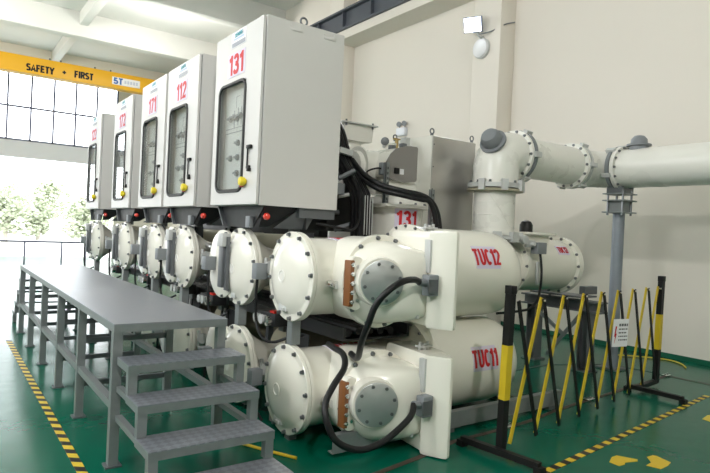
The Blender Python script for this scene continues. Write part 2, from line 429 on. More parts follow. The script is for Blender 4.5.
# ------------------------------------------------------------------ work platform
t = thing('access_platform', 'grey galvanised steel work platform with four steps in front of the switchgear', 'platform', (1.35, 6.5, 0))
x0, x1, y0, y1, zt = .945, 1.72, 3.93, 9.2, .935
for a, b in ((y0, 6.075), (6.08, y1)):
    obj('deck', bx(x0, x1, a, b, zt - .006, zt), DECKP, t)
obj('deck_frame', MB().box(x0, x0 + .04, y0 + .04, y1 - .04, zt - .055, zt - .006).box(x1 - .04, x1, y0 + .04, y1 - .04, zt - .055, zt - .006).box(x0, x1, y0, y0 + .04, zt - .055, zt - .006).box(x0, x1, y1 - .04, y1, zt - .055, zt - .006), STEEL, t)
for y in (5.1, 6.08, 7.12, 8.15):
    obj('cross_beam', bx(x0 + .04, x1 - .04, y - .02, y + .02, zt - .05, zt - .007), STEEL, t)
for y in (3.975, 5.1, 6.08, 7.12, 8.15, 9.15):
    for x in (x0 + .032, x1 - .032):
        lg = obj('leg', bx(x - .03, x + .03, y - .03, y + .03, .012, zt - .055), STEEL, t)
        obj('foot_plate', bx(x - .05, x + .05, y - .05, y + .05, 0, .012), STEELD, lg)
for x in (x0 + .032, x1 - .032):
    obj('side_rail', bx(x - .025, x + .025, y0 + .07, y1 - .08, .37, .42), STEEL, t)
for y in (5.1, 6.08, 7.12, 8.15, 9.15):
    obj('cross_rail', bx(x0 + .06, x1 - .06, y - .018, y + .018, .60, .64), STEELD, t)
    obj('cross_rail', bx(x0 + .06, x1 - .06, y - .018, y + .018, .25, .29), STEELD, t)
def stair(y_edge, sgn, fronts):
    for k, (z, yf) in enumerate(fronts):
        yb = yf + sgn * .27
        a, b = min(yf, yb), max(yf, yb); xa, xb = x0 + .02, x1 + .012
        tr = obj('tread', bx(xa, xb, a, b, z - .006, z), DECK, t)
        mb = MB().box(xa, xb, min(yf, yf + sgn * .035), max(yf, yf + sgn * .035), z - .052, z - .006)
        a2, b2 = (a + .036, b) if sgn > 0 else (a, b - .036)
        mb.box(xa, xa + .035, a2, b2, z - .05, z - .007).box(xb - .035, xb, a2, b2, z - .05, z - .007)
        obj('tread_frame', mb, STEEL, tr)
        zn = fronts[k + 1][0] if k + 1 < len(fronts) else .0
        for x in (xa + .03, xb - .03):
            yy = yf + sgn * .032
            obj('stair_leg', bx(x - .027, x + .027, yy - .027, yy + .027, zn + .001, z - .053), STEEL, t)
            if k + 1 < len(fronts): obj('stair_runner', bx(x - .012, x + .012, min(yf, y_edge) + .06, max(yf, y_edge) - .06, z - .10, z - .055) if k == 9 else bx(x - .02, x + .02, min(yb, y_edge), max(yb, y_edge) + .001, z - .05, z - .012), STEEL, t)
stair(y0, 1, ((.73, 3.63), (.545, 3.40), (.355, 3.17), (.185, 2.92)))
stair(y1, -1, ((.73, 9.50), (.545, 9.73), (.355, 9.96), (.185, 10.2)))

# ------------------------------------------------------------------ control cabinets
CW, CD, CZ0, CZ1, CX = .98, .78, 1.785, 3.325, 2.08
CABG = 'control cabinets above the switchgear row'
def make_cabinet(y0, name='control_cabinet'):
    c = thing('control_cabinet', None, 'cabinet', (CX, y0, CZ0), CABG)
    y1 = y0 + CW; X = CX
    mb = MB()
    mb.box(X + .03, X + CD, y0, y0 + .02, CZ0, CZ1).box(X + .03, X + CD, y1 - .02, y1, CZ0, CZ1)
    mb.box(X + .03, X + CD, y0 + .02, y1 - .02, CZ1 - .02, CZ1).box(X + .03, X + CD, y0 + .02, y1 - .02, CZ0, CZ0 + .02).box(X + CD - .02, X + CD, y0 + .02, y1 - .02, CZ0 + .02, CZ1 - .02)
    obj('body', mb, CAB, c)
    # door with window opening
    wy0, wy1, wz0, wz1 = y0 + .295, y0 + .845, CZ0 + .125, CZ0 + 1.075
    d = MB().box(X, X + .022, y0 + .012, wy0, CZ0 + .006, CZ1 - .006).box(X, X + .022, wy1, y1 - .006, CZ0 + .006, CZ1 - .006)
    d.box(X, X + .022, wy0, wy1, CZ0 + .006, wz0).box(X, X + .022, wy0, wy1, wz1, CZ1 - .006)
    do = obj('door', d, CAB, c)
    # gasket: rounded frame
    cy, cz = (wy0 + wy1) / 2, (wz0 + wz1) / 2
    def ring(w_, h_, rad, xx): return [V((xx, cy - p[0], cz + p[1])) for p in rrect(w_, h_, rad, 6)]
    W, H = wy1 - wy0, wz1 - wz0
    g = MB(); g.loft([ring(W - .035, H - .035, .06, X - .001), ring(W - .02, H - .02, .068, X - .014), ring(W + .02, H + .02, .09, X - .014), ring(W + .032, H + .032, .095, X + .002)], 0, False, False)
    obj('window_gasket', g, GASK, do)
    obj('window_glass', bx(X + .006, X + .011, wy0, wy1, wz0, wz1), GLASS, do)
    # inside: mimic panel with switches
    pn = obj('mimic_panel', bx(X + .07, X + .085, y0 + .10, y0 + .87, CZ0 + .05, CZ1 - .05), PANEL, c)
    mb = MB(); px_ = X + .068
    for (yy, zz) in ((.40, .80), (.48, .78), (.33, .80)):
        mb.box(px_, X + .071, y0 + yy + .18, y0 + yy + .192, CZ0 + zz - .08, CZ0 + zz + .08)
    mb.box(px_, X + .071, y0 + .38, y0 + .84, CZ0 + .66, CZ0 + .668).box(px_, X + .071, y0 + .38, y0 + .84, CZ0 + .70, CZ0 + .706)
    mb.box(px_, X + .071, y0 + .63, y0 + .635, CZ0 + .88, CZ0 + .98).box(px_, X + .071, y0 + .56, y0 + .64, CZ0 + .98, CZ0 + .985)
    obj('mimic_lines', mb, GREYP, pn)
    for (yy, zz) in ((.52, .80), (.59, .78), (.66, .80), (.55, .56), (.55, .43), (.55, .29), (.70, .43), (.73, .79)):
        obj('selector_switch', MB().cyl((X + .05, y0 + yy, CZ0 + zz), (X + .07, y0 + yy, CZ0 + zz), .028, seg=14).box(X + .036, X + .052, y0 + yy - .035, y0 + yy + .035, CZ0 + zz - .009, CZ0 + zz + .009), GREYP, pn)
    # handle and key
    yh = y0 + .145
    h = MB().box(X - .026, X, yh - .03, yh + .044, CZ0 + .465, CZ0 + .495, bev=.004).box(X - .018, X - .006, yh + .03, yh + .044, CZ0 + .31, CZ0 + .49, bev=.003).box(X - .02, X, yh - .01, yh + .045, CZ0 + .30, CZ0 + .325, bev=.003).box(X - .03, X, yh - .02, yh + .012, CZ0 + .275, CZ0 + .305, bev=.004)
    obj('door_handle', h, BLACKP, do)
    yk = y0 + .222; zk = CZ0 + .195
    k = obj('lock_knob', MB().lathe((X, yk, zk), (-1, 0, 0), [(0, .024), (.015, .024), (.015, .036), (.045, .039), (.056, .033), (.06, .0)], 16), KNOBY, do, label='yellow knob')
    obj('lock_tag', bx(X - .03, X - .002, yk + .028, yk + .055, zk - .045, zk + .02, bev=.004), RED, k, label='red tag')
    # logo plate
    lp = obj('maker_plate', bx(X - .003, X, y0 + .335, y0 + .63, CZ1 - .148, CZ1 - .012), WHITE, do)
    obj('lettering', text_mb('SIEMENS', .036, (X - .003, y0 + .48, CZ1 - .045), (0, -1, 0), (0, 0, 1), wt=.2, xs=1.05, thick=.001), TEAL, lp)
    obj('print_block', bx(X - .004, X - .003, y0 + .345, y0 + .62, CZ1 - .142, CZ1 - .105), GREYB, lp)
    obj('print_line', bx(X - .004, X - .003, y0 + .37, y0 + .59, CZ1 - .086, CZ1 - .072), mat('pale_blue_print', (.45, .55, .75), .5), lp)
    # lifting eyes and side brackets
    for yy in (y0 + .1, y1 - .1):
        e = MB(); e.cyl((X + .42, yy, CZ1), (X + .42, yy, CZ1 + .03), .022, seg=10)
        e.sweep([V((X + .42 + .032 * math.cos(a), yy, CZ1 + .062 + .032 * math.sin(a))) for a in [2 * PI * k / 16 for k in range(17)]], .009, 8, smooth=False)
        obj('lifting_eye', e, STEELD, c)
    for xx in (.30, .63):
        obj('side_bracket', MB().box(X + xx - .06, X + xx + .06, y0 - .006, y0, CZ1 - .075, CZ1 - .045, bev=.003).box(X + xx + .04, X + xx + .06, y0 - .008, y0, CZ1 - .045, CZ1 - .02).box(X + xx - .06, X + xx - .04, y0 - .008, y0, CZ1 - .045, CZ1 - .03), CAB, c)
    # support bracket under the cabinet
    zb = CZ0
    s = obj('support_bracket', MB().prism([(X + .1, y0 + .05, zb), (X + .1, y1 - .04, zb), (X + .1, y1 - .18, zb - .185), (X + .1, y0 + .26, zb - .185)], (.012, 0, 0)), DARK, c, label='dark steel bracket')
    obj('flange_strip', MB().bar((X + .09, y1 - .035, zb - .005), (X + .09, y1 - .175, zb - .185), .05, .012, up=(0, 1, 0)), STEELD, s)
    obj('side_plate', MB().prism([(X + .11, y0 + .06, zb), (X + .44, y0 + .06, zb), (X + .2, y0 + .16, zb - .17), (X + .11, y0 + .16, zb - .18)], (0, .01, 0)), DARK, s)
    obj('gusset', MB().prism([(X + .45, y0 + .05, zb), (X + .58, y0 + .05, zb - .07), (X + .54, y0 + .10, zb - .185), (X + .24, y0 + .14, zb - .185)], (0, .012, 0)), STEELD, s)
    obj('channel', bx(X + .42, X + CD, y0 + .03, y0 + .10, zb - .085, zb), STEELD, s)
    obj('channel', bx(X + .12, X + CD, y1 - .1, y1 - .03, zb - .085, zb), STEELD, s)
    obj('back_plate', bx(X + .5, X + .512, y0 + .06, y1 - .06, zb - .185, zb), DARK, s)
    obj('rear_post', bx(X + .6, X + .68, y0 + .45, y0 + .53, zb - .235, zb), STEELD, s)
    obj('junction_box', bx(X + .06, X + .1, y0 + .24, y0 + .32, zb - .19, zb - .09, bev=.004), GREYP, s)
    obj('signal_lamp', MB().lathe((X + .13, y0 + .065, zb - .09), (-.3, -1, 0), [(0, .03), (.015, .03), (.022, .026), (.04, .022), (.048, .0)], 16), LAMPR, s, label='red lamp')
    return c
def number(c, txt):
    y0 = c.location.y
    do = [o for o in children(c) if o.name.split('.')[0] == 'door'][0]
    # number plate: world coordinates are relative to the cabinet's own place
    pl = obj('number_plate', bx(CX - .004, CX, y0 + .333, y0 + .688, CZ0 + 1.135, CZ0 + 1.345), LAV, do, label='white plate with red ' + txt)
    obj('lettering', text_mb(txt, .18, (CX - .004, y0 + .51, CZ0 + 1.24), (0, -1, 0), (0, 0, 1), wt=.21, xs=1.05, thick=.001), REDT, pl)
cab0 = make_cabinet(4.29)
cabs = [cab0] + [dup(cab0, (CX, y, CZ0)) for y in (5.705, 6.745, 8.17, 10.01)]
for c, n, l in zip(cabs, ('131', '112', '171', '172', '122'), (
        'large grey control cabinet with glazed door numbered 131, nearest of the row',
        'grey control cabinet with glazed door numbered 112, next behind the nearest one',
        'grey control cabinet with glazed door numbered 171, tight beside the one numbered 112',
        'grey control cabinet with glazed door numbered 172, second from the far end',
        'grey control cabinet at the far end of the row, smallest and nearest the open doorway')):
    c['label'] = l; number(c, n)

# ------------------------------------------------------------------ switchgear bays
BX, ZU, ZL = 2.2, 1.245, .375
def make_bay(y, z, upper=True):
    b = thing('switchgear_tank', None, 'switchgear', (BX, y, z), 'round-ended switchgear tanks in the row')
    O = V((BX, y, z))
    body = obj('tank_body', MB().lathe(O, (1, 0, 0), [(.06, .31), (.1, .29), (.24, .19), (.32, .165), (.52, .16)], 48), CREAM, b)
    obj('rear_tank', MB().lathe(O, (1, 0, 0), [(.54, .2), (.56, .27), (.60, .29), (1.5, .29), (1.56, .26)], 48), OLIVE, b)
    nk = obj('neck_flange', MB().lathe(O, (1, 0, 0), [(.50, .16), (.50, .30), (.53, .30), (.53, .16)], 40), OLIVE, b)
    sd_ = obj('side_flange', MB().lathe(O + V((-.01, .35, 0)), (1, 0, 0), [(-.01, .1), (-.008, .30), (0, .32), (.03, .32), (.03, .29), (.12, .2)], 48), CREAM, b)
    bolts('bolt', sd_, O + V((-.016, .35, 0)), (-1, 0, 0), .303, 6, .013, .02, a0=PI / 2 + .2, arc=PI)
    fl = obj('rear_flange', MB().lathe(O, (1, 0, 0), [(.032, .345), (.06, .345), (.062, .33)], 48), CREAM, b)
    cv = obj('end_cover', MB().lathe(O, (1, 0, 0), [(-.055, 0.02), (-.054, .10), (-.045, .19), (-.025, .25), (-.004, .285), (0, .30), (0, .342), (.004, .346), (.028, .346)], 56), CREAM, b)
    bolts('bolt', cv, O, (-1, 0, 0), .323, 12, .014, .022, a0=.2)
    obj('badge', MB().lathe(O + V((-.054, .02, -.02)), (-1, 0, 0), [(0, .045), (.004, .045), (.006, .035), (.003, .03)], 24), CREAM2, cv)
    fp = obj('dark_sheet', bx(BX + .40, BX + .41, y - .60, y - .21, z - .30, z + .33), DARK, b, label='dark sheet added for the darkness between tanks')  # added sheet: darkness between the bays put in as a dark surface
    for k in range(3):
        obj('pipe', MB().sweep([(BX + .36, y - .52 + .1 * k, z - .30), (BX + .34, y - .5 + .1 * k, z - .05), (BX + .36, y - .46 + .08 * k, z + .2), (BX + .38, y - .42 + .07 * k, z + .33)], .014, 8), BLACK if k != 1 else GREYL, fp)
    obj('valve', MB().cyl((BX + .16, y - .16, z + .02), (BX + .12, y - .38, z + .02), .028, seg=10).lathe((BX + .13, y - .34, z + .02), (-.1, -1, 0), [(0, .045), (.03, .045), (.03, .06), (.045, .06)], 8).cyl((BX + .10, y - .34, z - .07), (BX + .10, y - .34, z + .10), .017, seg=8), GREYL, b)
    obj('cover_latch', MB().box(BX - .03, BX, y - .01, y + .07, z - .285, z - .235, bev=.005), GREYL, cv)
    # terminal box on the far side with hanging lead
    tb = obj('terminal_box', bx(BX - .13, BX - .02, y + .46, y + .56, z - .07, z + .06, bev=.006), GREYP, b)
    obj('lead', MB().sweep([(BX - .07, y + .51, z - .07), (BX - .07, y + .51, z - .3), (BX - .06, y + .49, z - .46), (BX - .02, y + .43, z - .52), (BX + .06, y + .33, z - .47)], .012, 8), BLACK, tb)
    return b
def add_front_strip(b):
    y, z = b.location.y, b.location.z
    s = obj('cable_bracket', MB().box(BX - .115, BX - .06, y + .10, y + .19, z - .20, z + .17, bev=.006), STEELD, b)
    obj('bracket_cap', bx(BX - .13, BX - .05, y + .08, y + .20, z + .17, z + .29, bev=.006), GREYL, s)
    obj('bracket_edge', bx(BX - .09, BX - .06, y + .06, y + .10, z - .22, z + .26), STEELD, s)
    obj('bracket_arm', MB().box(BX - .06, BX + .0, y + .13, y + .17, z - .18, z - .14).box(BX - .06, BX, y + .13, y + .17, z + .1, z + .14), STEELD, s)
def post(b):
    y, z = b.location.y, b.location.z
    obj('support_post', bx(BX + .0, BX + .075, y - .05, y + .03, z - .52, z - .335), STEEL, b)
YB = (4.84, 6.32, 7.39, 8.82, 10.68)
up0 = make_bay(YB[0], ZU); add_front_strip(up0); post(up0)
lo0 = make_bay(YB[0], ZL, False)
lo0['group'] = 'round-ended switchgear tanks low in the row'
obj('support_post', bx(BX + .1, BX + .17, YB[0] - .05, YB[0] + .03, 0, .12), STEEL, lo0)
where = ('under the cabinet numbered 131', 'under the cabinet numbered 112', 'under the cabinet numbered 171', 'under the cabinet numbered 172', 'under the farthest cabinet')
for i, y in enumerate(YB):
    a = up0 if i == 0 else dup(up0, (BX, y, ZU))
    a['label'] = 'cream switchgear tank with bolted round cover and cable bracket, ' + where[i]
    if i > 2: continue
    b = lo0 if i == 0 else dup(lo0, (BX, y, ZL))
    b['label'] = 'cream lower switchgear tank with bolted round cover, beneath the one ' + where[i]
# rear busbar tanks along the row
for z, nm, q in ((1.09, 'upper', 'upper'), (.36, 'lower', 'lower')):
    t = thing('busbar_tank', 'cream %s busbar tank running along behind the switchgear row' % nm, 'switchgear', (4.05, 7.5, z))
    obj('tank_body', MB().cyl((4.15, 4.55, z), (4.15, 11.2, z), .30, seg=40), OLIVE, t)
    for y in (5.6, 6.9, 8.2, 9.6):
        obj('flange', MB().cyl((4.15, y, z), (4.15, y + .07, z), .36, seg=40), CREAM, t)
    for y in (5.0, 7.6, 10.4):
        obj('support', bx(4.07, 4.23, y - .05, y + .05, 0 if q == 'lower' else .66, z - .28), STEELD, t)
# dark frame behind the row
t = thing('cable_tray', 'dark cable tray packed with black cables between upper and lower tanks', 'cable tray', (2.9, 7.2, .78))
obj('tray', MB().box(2.62, 3.3, 3.75, 11.0, .735, .75).box(2.62, 2.64, 3.75, 11.0, .75, .84).box(3.28, 3.3, 3.75, 11.0, .75, .84), DARK, t)
for k in range(5):
    obj('cable', MB().sweep([(2.7 + k * .11, 3.8 + i * 1.2, .79 + .012 * math.sin(i * 2.1 + k)) for i in range(7)], .035, 8, 3), BLACK, t)
for y in (5.58, 8.1, 10.0):
    obj('tray_post', bx(2.9, 2.96, y - .03, y + .03, 0, .735), STEELD, t)
t = thing('dark_gap_filler', 'added dark box with cables, closing the bright gap under the cabinet backs', 'cable tray', (3.95, 8.3, 1.455))
obj('filler_box', bx(3.79, 4.1, 6.05, 11.1, 1.455, 1.78, bev=.004), DARK, t)  # added dark box, covers the bright wall showing under the cabinets
for k in range(4): obj('cable', MB().sweep([(3.83 + k * .07, 6.07 + i * 1.25, 1.805 + .01 * math.sin(i * 1.7 + k)) for i in range(5)], .028, 8, 3), BLACK, t)
# gauge blocks
def gauge(x, y, z):
    g = thing('gauge_block', None, 'gauge', (x, y, z), 'valve and gauge blocks between tanks')
    obj('manifold', bx(x, x + .16, y - .17, y + .17, z - .05, z + .06, bev=.008), DARK, g)
    for dy in (-.11, .0, .11):
        k = obj('gauge', MB().lathe((x, y + dy, z), (-1, 0, 0), [(0, .035), (.03, .035), (.03, .042), (.05, .042), (.052, .034)], 18), GREYL if dy > -.05 else CHROME, g)
    obj('red_cap', bx(x + .02, x + .08, y - .12, y - .04, z + .06, z + .08), RED, g)
    obj('bracket', bx(x + .16, x + .24, y - .05, y + .05, z - .12, z + .02), STEELD, g)
    return g
g0 = gauge(2.38, 4.62, .80)
g0['label'] = 'dark valve block with round gauges and red cap, below the nearest tank covers'
for (x, y, z), l in (((2.38, 6.02, .80), 'dark valve block with round gauges, behind platform beneath cabinet numbered 131'),
                     ((2.38, 6.93, .82), 'dark valve block with round gauges, beneath the gap by cabinet numbered 112'),
                     ((2.38, 8.35, .80), 'dark valve block with round gauges, beneath cabinet numbered 172'),
                     ((2.38, 10.1, .80), 'dark valve block with round gauges, farthest along the row')):
    dup(g0, (x, y, z), label=l)

# ------------------------------------------------------------------ the two near circuits TUC12 (upper) / TUC11 (lower)
YT = 3.9
def near_circuit(zc, lower):
    word = 'TUC11' if lower else 'TUC12'
    t = thing('circuit_breaker_tank', ('large cream lower tank assembly marked TUC11, close to the floor' if lower else 'large cream upper tank assembly marked TUC12 in the foreground'), 'switchgear', (3.4, YT, zc - .4))
    O = V((BX, YT, zc))
    obj('tank_body', MB().lathe(O, (1, 0, 0), [(.06, .305), (.09, .30), (1.25, .30), (1.27, .33)], 56), CREAM, t)
    fl = obj('rear_flange', MB().lathe(O, (1, 0, 0), [(.034, .342), (.06, .342), (.064, .33)], 56), CREAM, t)
    cv = obj('end_cover', MB().lathe(O, (1, 0, 0), [(-.062, .02), (-.06, .09), (-.05, .18), (-.028, .25), (-.005, .285), (0, .30), (0, .338), (.004, .342), (.03, .342)], 64), CREAM, t)
    bolts('bolt', cv, O, (-1, 0, 0), .32, 12, .014, .024, a0=.1)
    obj('badge', MB().lathe(O + V((-.060, .02, .0)), (-1, 0, 0), [(0, .05), (.005, .05), (.007, .04), (.003, .035)], 24), CREAM2, cv)
    obj('cover_latch', MB().box(BX - .035, BX - .0, YT - .02, YT + .10, zc - .27, zc - .21, bev=.006).box(BX - .05, BX - .03, YT + .0, YT + .05, zc - .265, zc - .24, bev=.004), GREYL, cv)
    # side valve
    obj('drain_valve', MB().cyl((2.36, YT - .28, zc - .02), (2.36, YT - .40, zc - .03), .022, seg=10).cyl((2.30, YT - .37, zc - .02), (2.42, YT - .37, zc - .05), .017, seg=10).lathe((2.36, YT - .39, zc - .03), (0, -1, 0), [(0, .03), (.02, .03)], 8), CHROME, t)
    tb = obj('terminal_box', bx(BX - .10, BX + .0, 4.27, 4.36, zc - .06, zc + .07, bev=.006), GREYP, t)
    obj('lead', MB().sweep([(2.14, 4.33, zc - .05), (2.14, 4.34, zc - .22), (2.15, 4.33, zc - .43), (2.16, 4.22, zc - .53), (2.20, 4.10, zc - .54), (2.28, 4.0, zc - .49), (2.36, 3.92, zc - .47)] if not lower else [(2.14, 4.33, zc - .05), (2.14, 4.33, zc - .2), (2.2, 4.25, .03)], .012, 8), BLACK, tb)
    # lateral collar and flange facing the aisle
    cx = 2.72
    obj('side_collar', MB().lathe((cx, YT - .1, zc), (0, -1, 0), [(0, .33), (.33, .33)], 56), CREAM, t)
    sf = obj('side_flange', MB().lathe((cx, YT - .40, zc), (0, -1, 0), [(0, .345), (.003, .35), (.035, .35), (.038, .345), (.038, .35), (.06, .35), (.064, .34)], 64), CREAM, t)
    bolts('bolt', sf, (cx, YT - .464, zc), (0, -1, 0), .328, 12, .014, .02, a0=.15)
    # casting: round bulge then duct to the drive housing
    yb = YT - .46
    rings = []; pv = V((3.03, YT - .45, zc - .005)); nn = 16
    for k in range(nn + 1):
        q = k / nn; an = PI + PI / 2 * q
        Lo = .635 - .53 * q + .165 * q * q; hh = .315 - .085 * q; ex = 2.0 + 2.6 * q
        dirv = V((math.cos(an), math.sin(an), 0)); ring = []
        for j in range(40):
            t_ = 2 * PI * j / 40; cu, su = math.cos(t_), math.sin(t_)
            uu = math.copysign(abs(cu) ** (2 / ex), cu); vv = math.copysign(abs(su) ** (2 / ex), su)
            ring.append(pv + dirv * (Lo / 2 + .012 + uu * Lo / 2) + V((0, 0, vv * hh)))
        rings.append(ring)
    obj('casting', MB().loft(rings), CREAM, t)
    # inspection cover, tilted a little towards the row end
    nrm = V((-.36, -.93, 0)).normalized(); cc = V((2.565, 3.235, zc + .015))
    boss = obj('inspection_boss', MB().lathe(cc - nrm * .12, nrm, [(0, .19), (.12, .178), (.135, .172)], 48), CREAM, t)
    ic = obj('inspection_cover', MB().lathe(cc + nrm * .02, nrm, [(0, .157), (.012, .157), (.014, .153)], 48), COVERM, boss, label='round bare metal cover')
    bolts('bolt', ic, cc + nrm * .034, nrm, .132, 8, .010, .012, a0=.25)
    # brown strip with nuts in a pale frame
    fr = obj('strip_frame', MB().prism([(2.44 + p[0], 3.36, zc - .005 + p[1]) for p in rrect(.10, .38, .045, 6)], (0, .08, 0)), CREAM, t)
    st = obj('insulator_strip', bx(2.375, 2.412, 3.35, 3.43, zc - .17, zc + .16, bev=.006), COPPER, t, label='brown strip')
    for k in range(5):
        obj('nut', MB().lathe((2.394, 3.35, zc - .135 + .066 * k), (0, -1, 0), [(0, .017), (.012, .017), (.012, .009), (.022, .009)], 6), CHROME, st)
    for k in range(4):
        obj('nut', MB().lathe((2.445, 3.36, zc - .125 + .08 * k), (0, -1, 0), [(0, .014), (.012, .014)], 6), CHROME, fr)
    # drive housing
    z0, z1 = (.015, .725) if lower else (.935, 1.63)
    def plan(poly, za, zb, e): return poly
    A = [(2.985, 3.66), (2.93, 3.13), (2.96, 3.06), (3.04, 3.03), (3.12, 3.07), (3.17, 3.18), (3.25, 3.66)]
    def ringz(z, s):
        c = V((3.08, 3.34, 0)); return [V((c.x + (p[0] - c.x) * s, c.y + (p[1] - c.y) * s, z)) for p in A]
    hs = obj('drive_housing', MB().loft([ringz(z0, .93), ringz(z0 + .015, .98), ringz(z0 + .04, 1), ringz(z1 - .05, 1), ringz(z1 - .015, .97), ringz(z1, .90)]), CREAM, t)
    Bp = [(2.91, 3.13), (2.912, 3.10), (2.985, 2.962), (3.005, 2.945), (3.03, 2.948), (3.055, 2.975), (3.09, 3.06), (3.08, 3.13)]
    def ring2(z, s):
        c = V((2.97, 3.04, 0)); return [V((c.x + (p[0] - c.x) * s, c.y + (p[1] - c.y) * s, z)) for p in Bp]
    obj('drive_cover', MB().loft([ring2(z0 - .005, .92), ring2(z0 + .002, .97), ring2(z0 + .018, 1), ring2(z1 - .018, 1), ring2(z1 - .002, .97), ring2(z1 + .006, .92)]), CREAM, t)
    # connector plug and plates
    pg = obj('cable_plug', MB().box(2.83, 2.925, 3.025, 3.105, zc - .07, zc + .08, bev=.008).cyl((2.835, 3.065, zc + .02), (2.765, 3.06, zc + .03), .026, seg=14), GREYP, t, label='grey cable plug')
    obj('plug_clip', MB().box(2.82, 2.91, 3.017, 3.025, zc - .05, zc + .05), STEELD, pg)
    obj('cover_plate', bx(2.893, 2.925, 3.10, 3.16, zc + .09, zc + .33, bev=.004), GREYL, t)
    mb = bx(2.85, 2.87, 3.16, 3.24, zc - .25, zc - .09, bev=.003)
    tp = obj('terminal_plate', mb, GREYL, t)
    for i in range(3):
        for j in range(2):
            obj('stud', MB().cyl((2.852, 3.18 + j * .045, zc - .22 + i * .05), (2.83, 3.18 + j * .045, zc - .22 + i * .05), .011, seg=8), CHROME, tp)
    obj('top_valve', MB().cyl((3.06, 3.3, z1 - .01), (3.06, 3.3, z1 + .05), .02, seg=10).box(3.0, 3.12, 3.27, 3.33, z1 + .02, z1 + .035).cyl((3.02, 3.3, z1), (3.02, 3.3, z1 + .06), .012, seg=8).cyl((3.10, 3.3, z1), (3.10, 3.3, z1 + .06), .012, seg=8), GREYL, t)
    # big tank
    zb = .435 if lower else 1.262
    R = .405
    bt = obj('breaker_tank', MB().lathe((3.32, YT, zb), (1, 0, 0), [(0, .30), (.02, R - .03), (.07, R), (.98, R), (1.08, R - .010), (1.15, R - .035), (1.21, R - .085), (1.25, R - .15), (1.27, R - .25), (1.275, .02)], 72), CREAM, t)
    ff = obj('tank_flange', MB().lathe((3.34, YT, zb), (1, 0, 0), [(0, R), (.002, R + .025), (.05, R + .025), (.052, R)], 64), CREAM, bt)
    bolts('bolt', ff, (3.34, YT, zb), (-1, 0, 0), R + .008, 20, .011, .016)
    obj('seam', MB().lathe((3.45, YT, zb - .0), (1, 0, 0), [(0, R + .001), (.01, R + .004), (.02, R + .001)], 64, cap0=False, cap1=False), CREAM, bt)
    if lower: cyl_label(bt, 'name_plate', 'TUC11', 4.0, math.radians(14), YT, zb, R, .31, .215, .155, .66)
    else: cyl_label(bt, 'name_plate', 'TUC12', 3.985, math.radians(25), YT, zb, R, .31, .215, .155, .66)
    # label lying on top of the front body
    cyl_label(t, 'top_plate', word, 2.72, math.radians(82 if lower else 88), YT, zc, .302, .34, .16, .12, .8)
    if lower:
        obj('support_post', bx(BX + .015, BX + .08, YT - .07, YT, 0, .07), STEEL, t)
        sk = obj('skid_frame', MB().box(2.3, 4.95, 3.36, 3.42, .035, .045).box(2.3, 4.95, 3.36, 3.368, .045, .155).box(2.3, 4.95, 3.36, 3.42, .155, .165), STEEL, t, label='galvanised steel channel under the tank')
        for x in (3.4, 4.75): obj('skid_foot', bx(x, x + .1, 3.36, 3.46, 0, .035), STEELD, sk)
        obj('skid_frame', MB().box(2.3, 4.95, 4.26, 4.32, .0, .13), STEEL, t)
        for x in (3.6, 4.6): obj('skid_cross', bx(x - .04, x + .04, 3.42, 4.26, .0, .035), STEELD, t)
    else:
        obj('support_post', bx(BX + .01, BX + .085, YT - .05, YT + .025, .72, .915), STEEL, t)
    return t
near_circuit(1.24, False)
near_circuit(.375, True)
# black cables from the two plugs
tg = lambda o, l, c, g=None: tag(o, l, c, g)
tg(obj('power_cable', MB().sweep([(2.77, 3.06, 1.27), (2.69, 3.03, 1.29), (2.56, 3.0, 1.28), (2.44, 3.0, 1.22), (2.38, 3.05, 1.12), (2.36, 3.1, .98), (2.39, 3.2, .85), (2.48, 3.36, .70), (2.52, 3.50, .70)], .023, 12), BLACK, org=(2.44, 3.0, .7)), 'thick black cable curving down from the plug on the upper tank', 'cable')
tg(obj('power_cable', MB().sweep([(2.77, 3.06, .405), (2.70, 3.01, .345), (2.56, 2.99, .27), (2.43, 2.98, .22), (2.28, 2.98, .20), (2.16, 3.0, .23), (2.07, 3.02, .30), (2.03, 3.05, .41), (2.05, 3.1, .5), (2.14, 3.15, .59), (2.29, 3.25, .67), (2.38, 3.4, .725), (2.42, 3.58, .735), (2.45, 3.70, .74)], .0225, 12), BLACK, org=(2.3, 3.0, .2)), 'thick black cable looping low round the lower tank to its plug', 'cable')

# ------------------------------------------------------------------ loom beside the nearest cabinet
t = thing('cable_loom', 'bundle of black cables dropping behind the right side of cabinet 131', 'cable', (3.3, 4.6, 1.6))
for k in range(7):
    dx, dy = (k % 3) * .045 - .05, (k // 3) * .06
    pts = [(3.12 + dx, 4.95 + dy, 2.86 - .03 * k), (3.22 + dx, 4.9 + dy, 2.66), (3.27 + dx, 4.86 + dy, 2.5), (3.28 + dx, 4.8 + dy, 2.35), (3.31 + dx, 4.7 + dy, 2.2), (3.335 + dx, 4.6 + dy, 2.05), (3.325 + dx, 4.5 + dy, 1.9), (3.31 + dx, 4.46 + dy, 1.55)]
    obj('cable', MB().sweep(pts, .03, 8), BLACK, t)
obj('cable_band', MB().bar((3.17, 4.76, 2.40), (3.31, 4.74, 2.375), .06, .055), GREYL, t, label='grey band')
for k in range(4):
    obj('white_stripe', MB().sweep([(3.25 + k * .03, 4.40, 1.95), (3.255 + k * .03, 4.40, 1.58)], .004, 6), GREYL, t)
t = thing('black_conduit', 'pair of black cables sagging right across the motor housing', 'cable', (3.7, 4.3, 1.7))
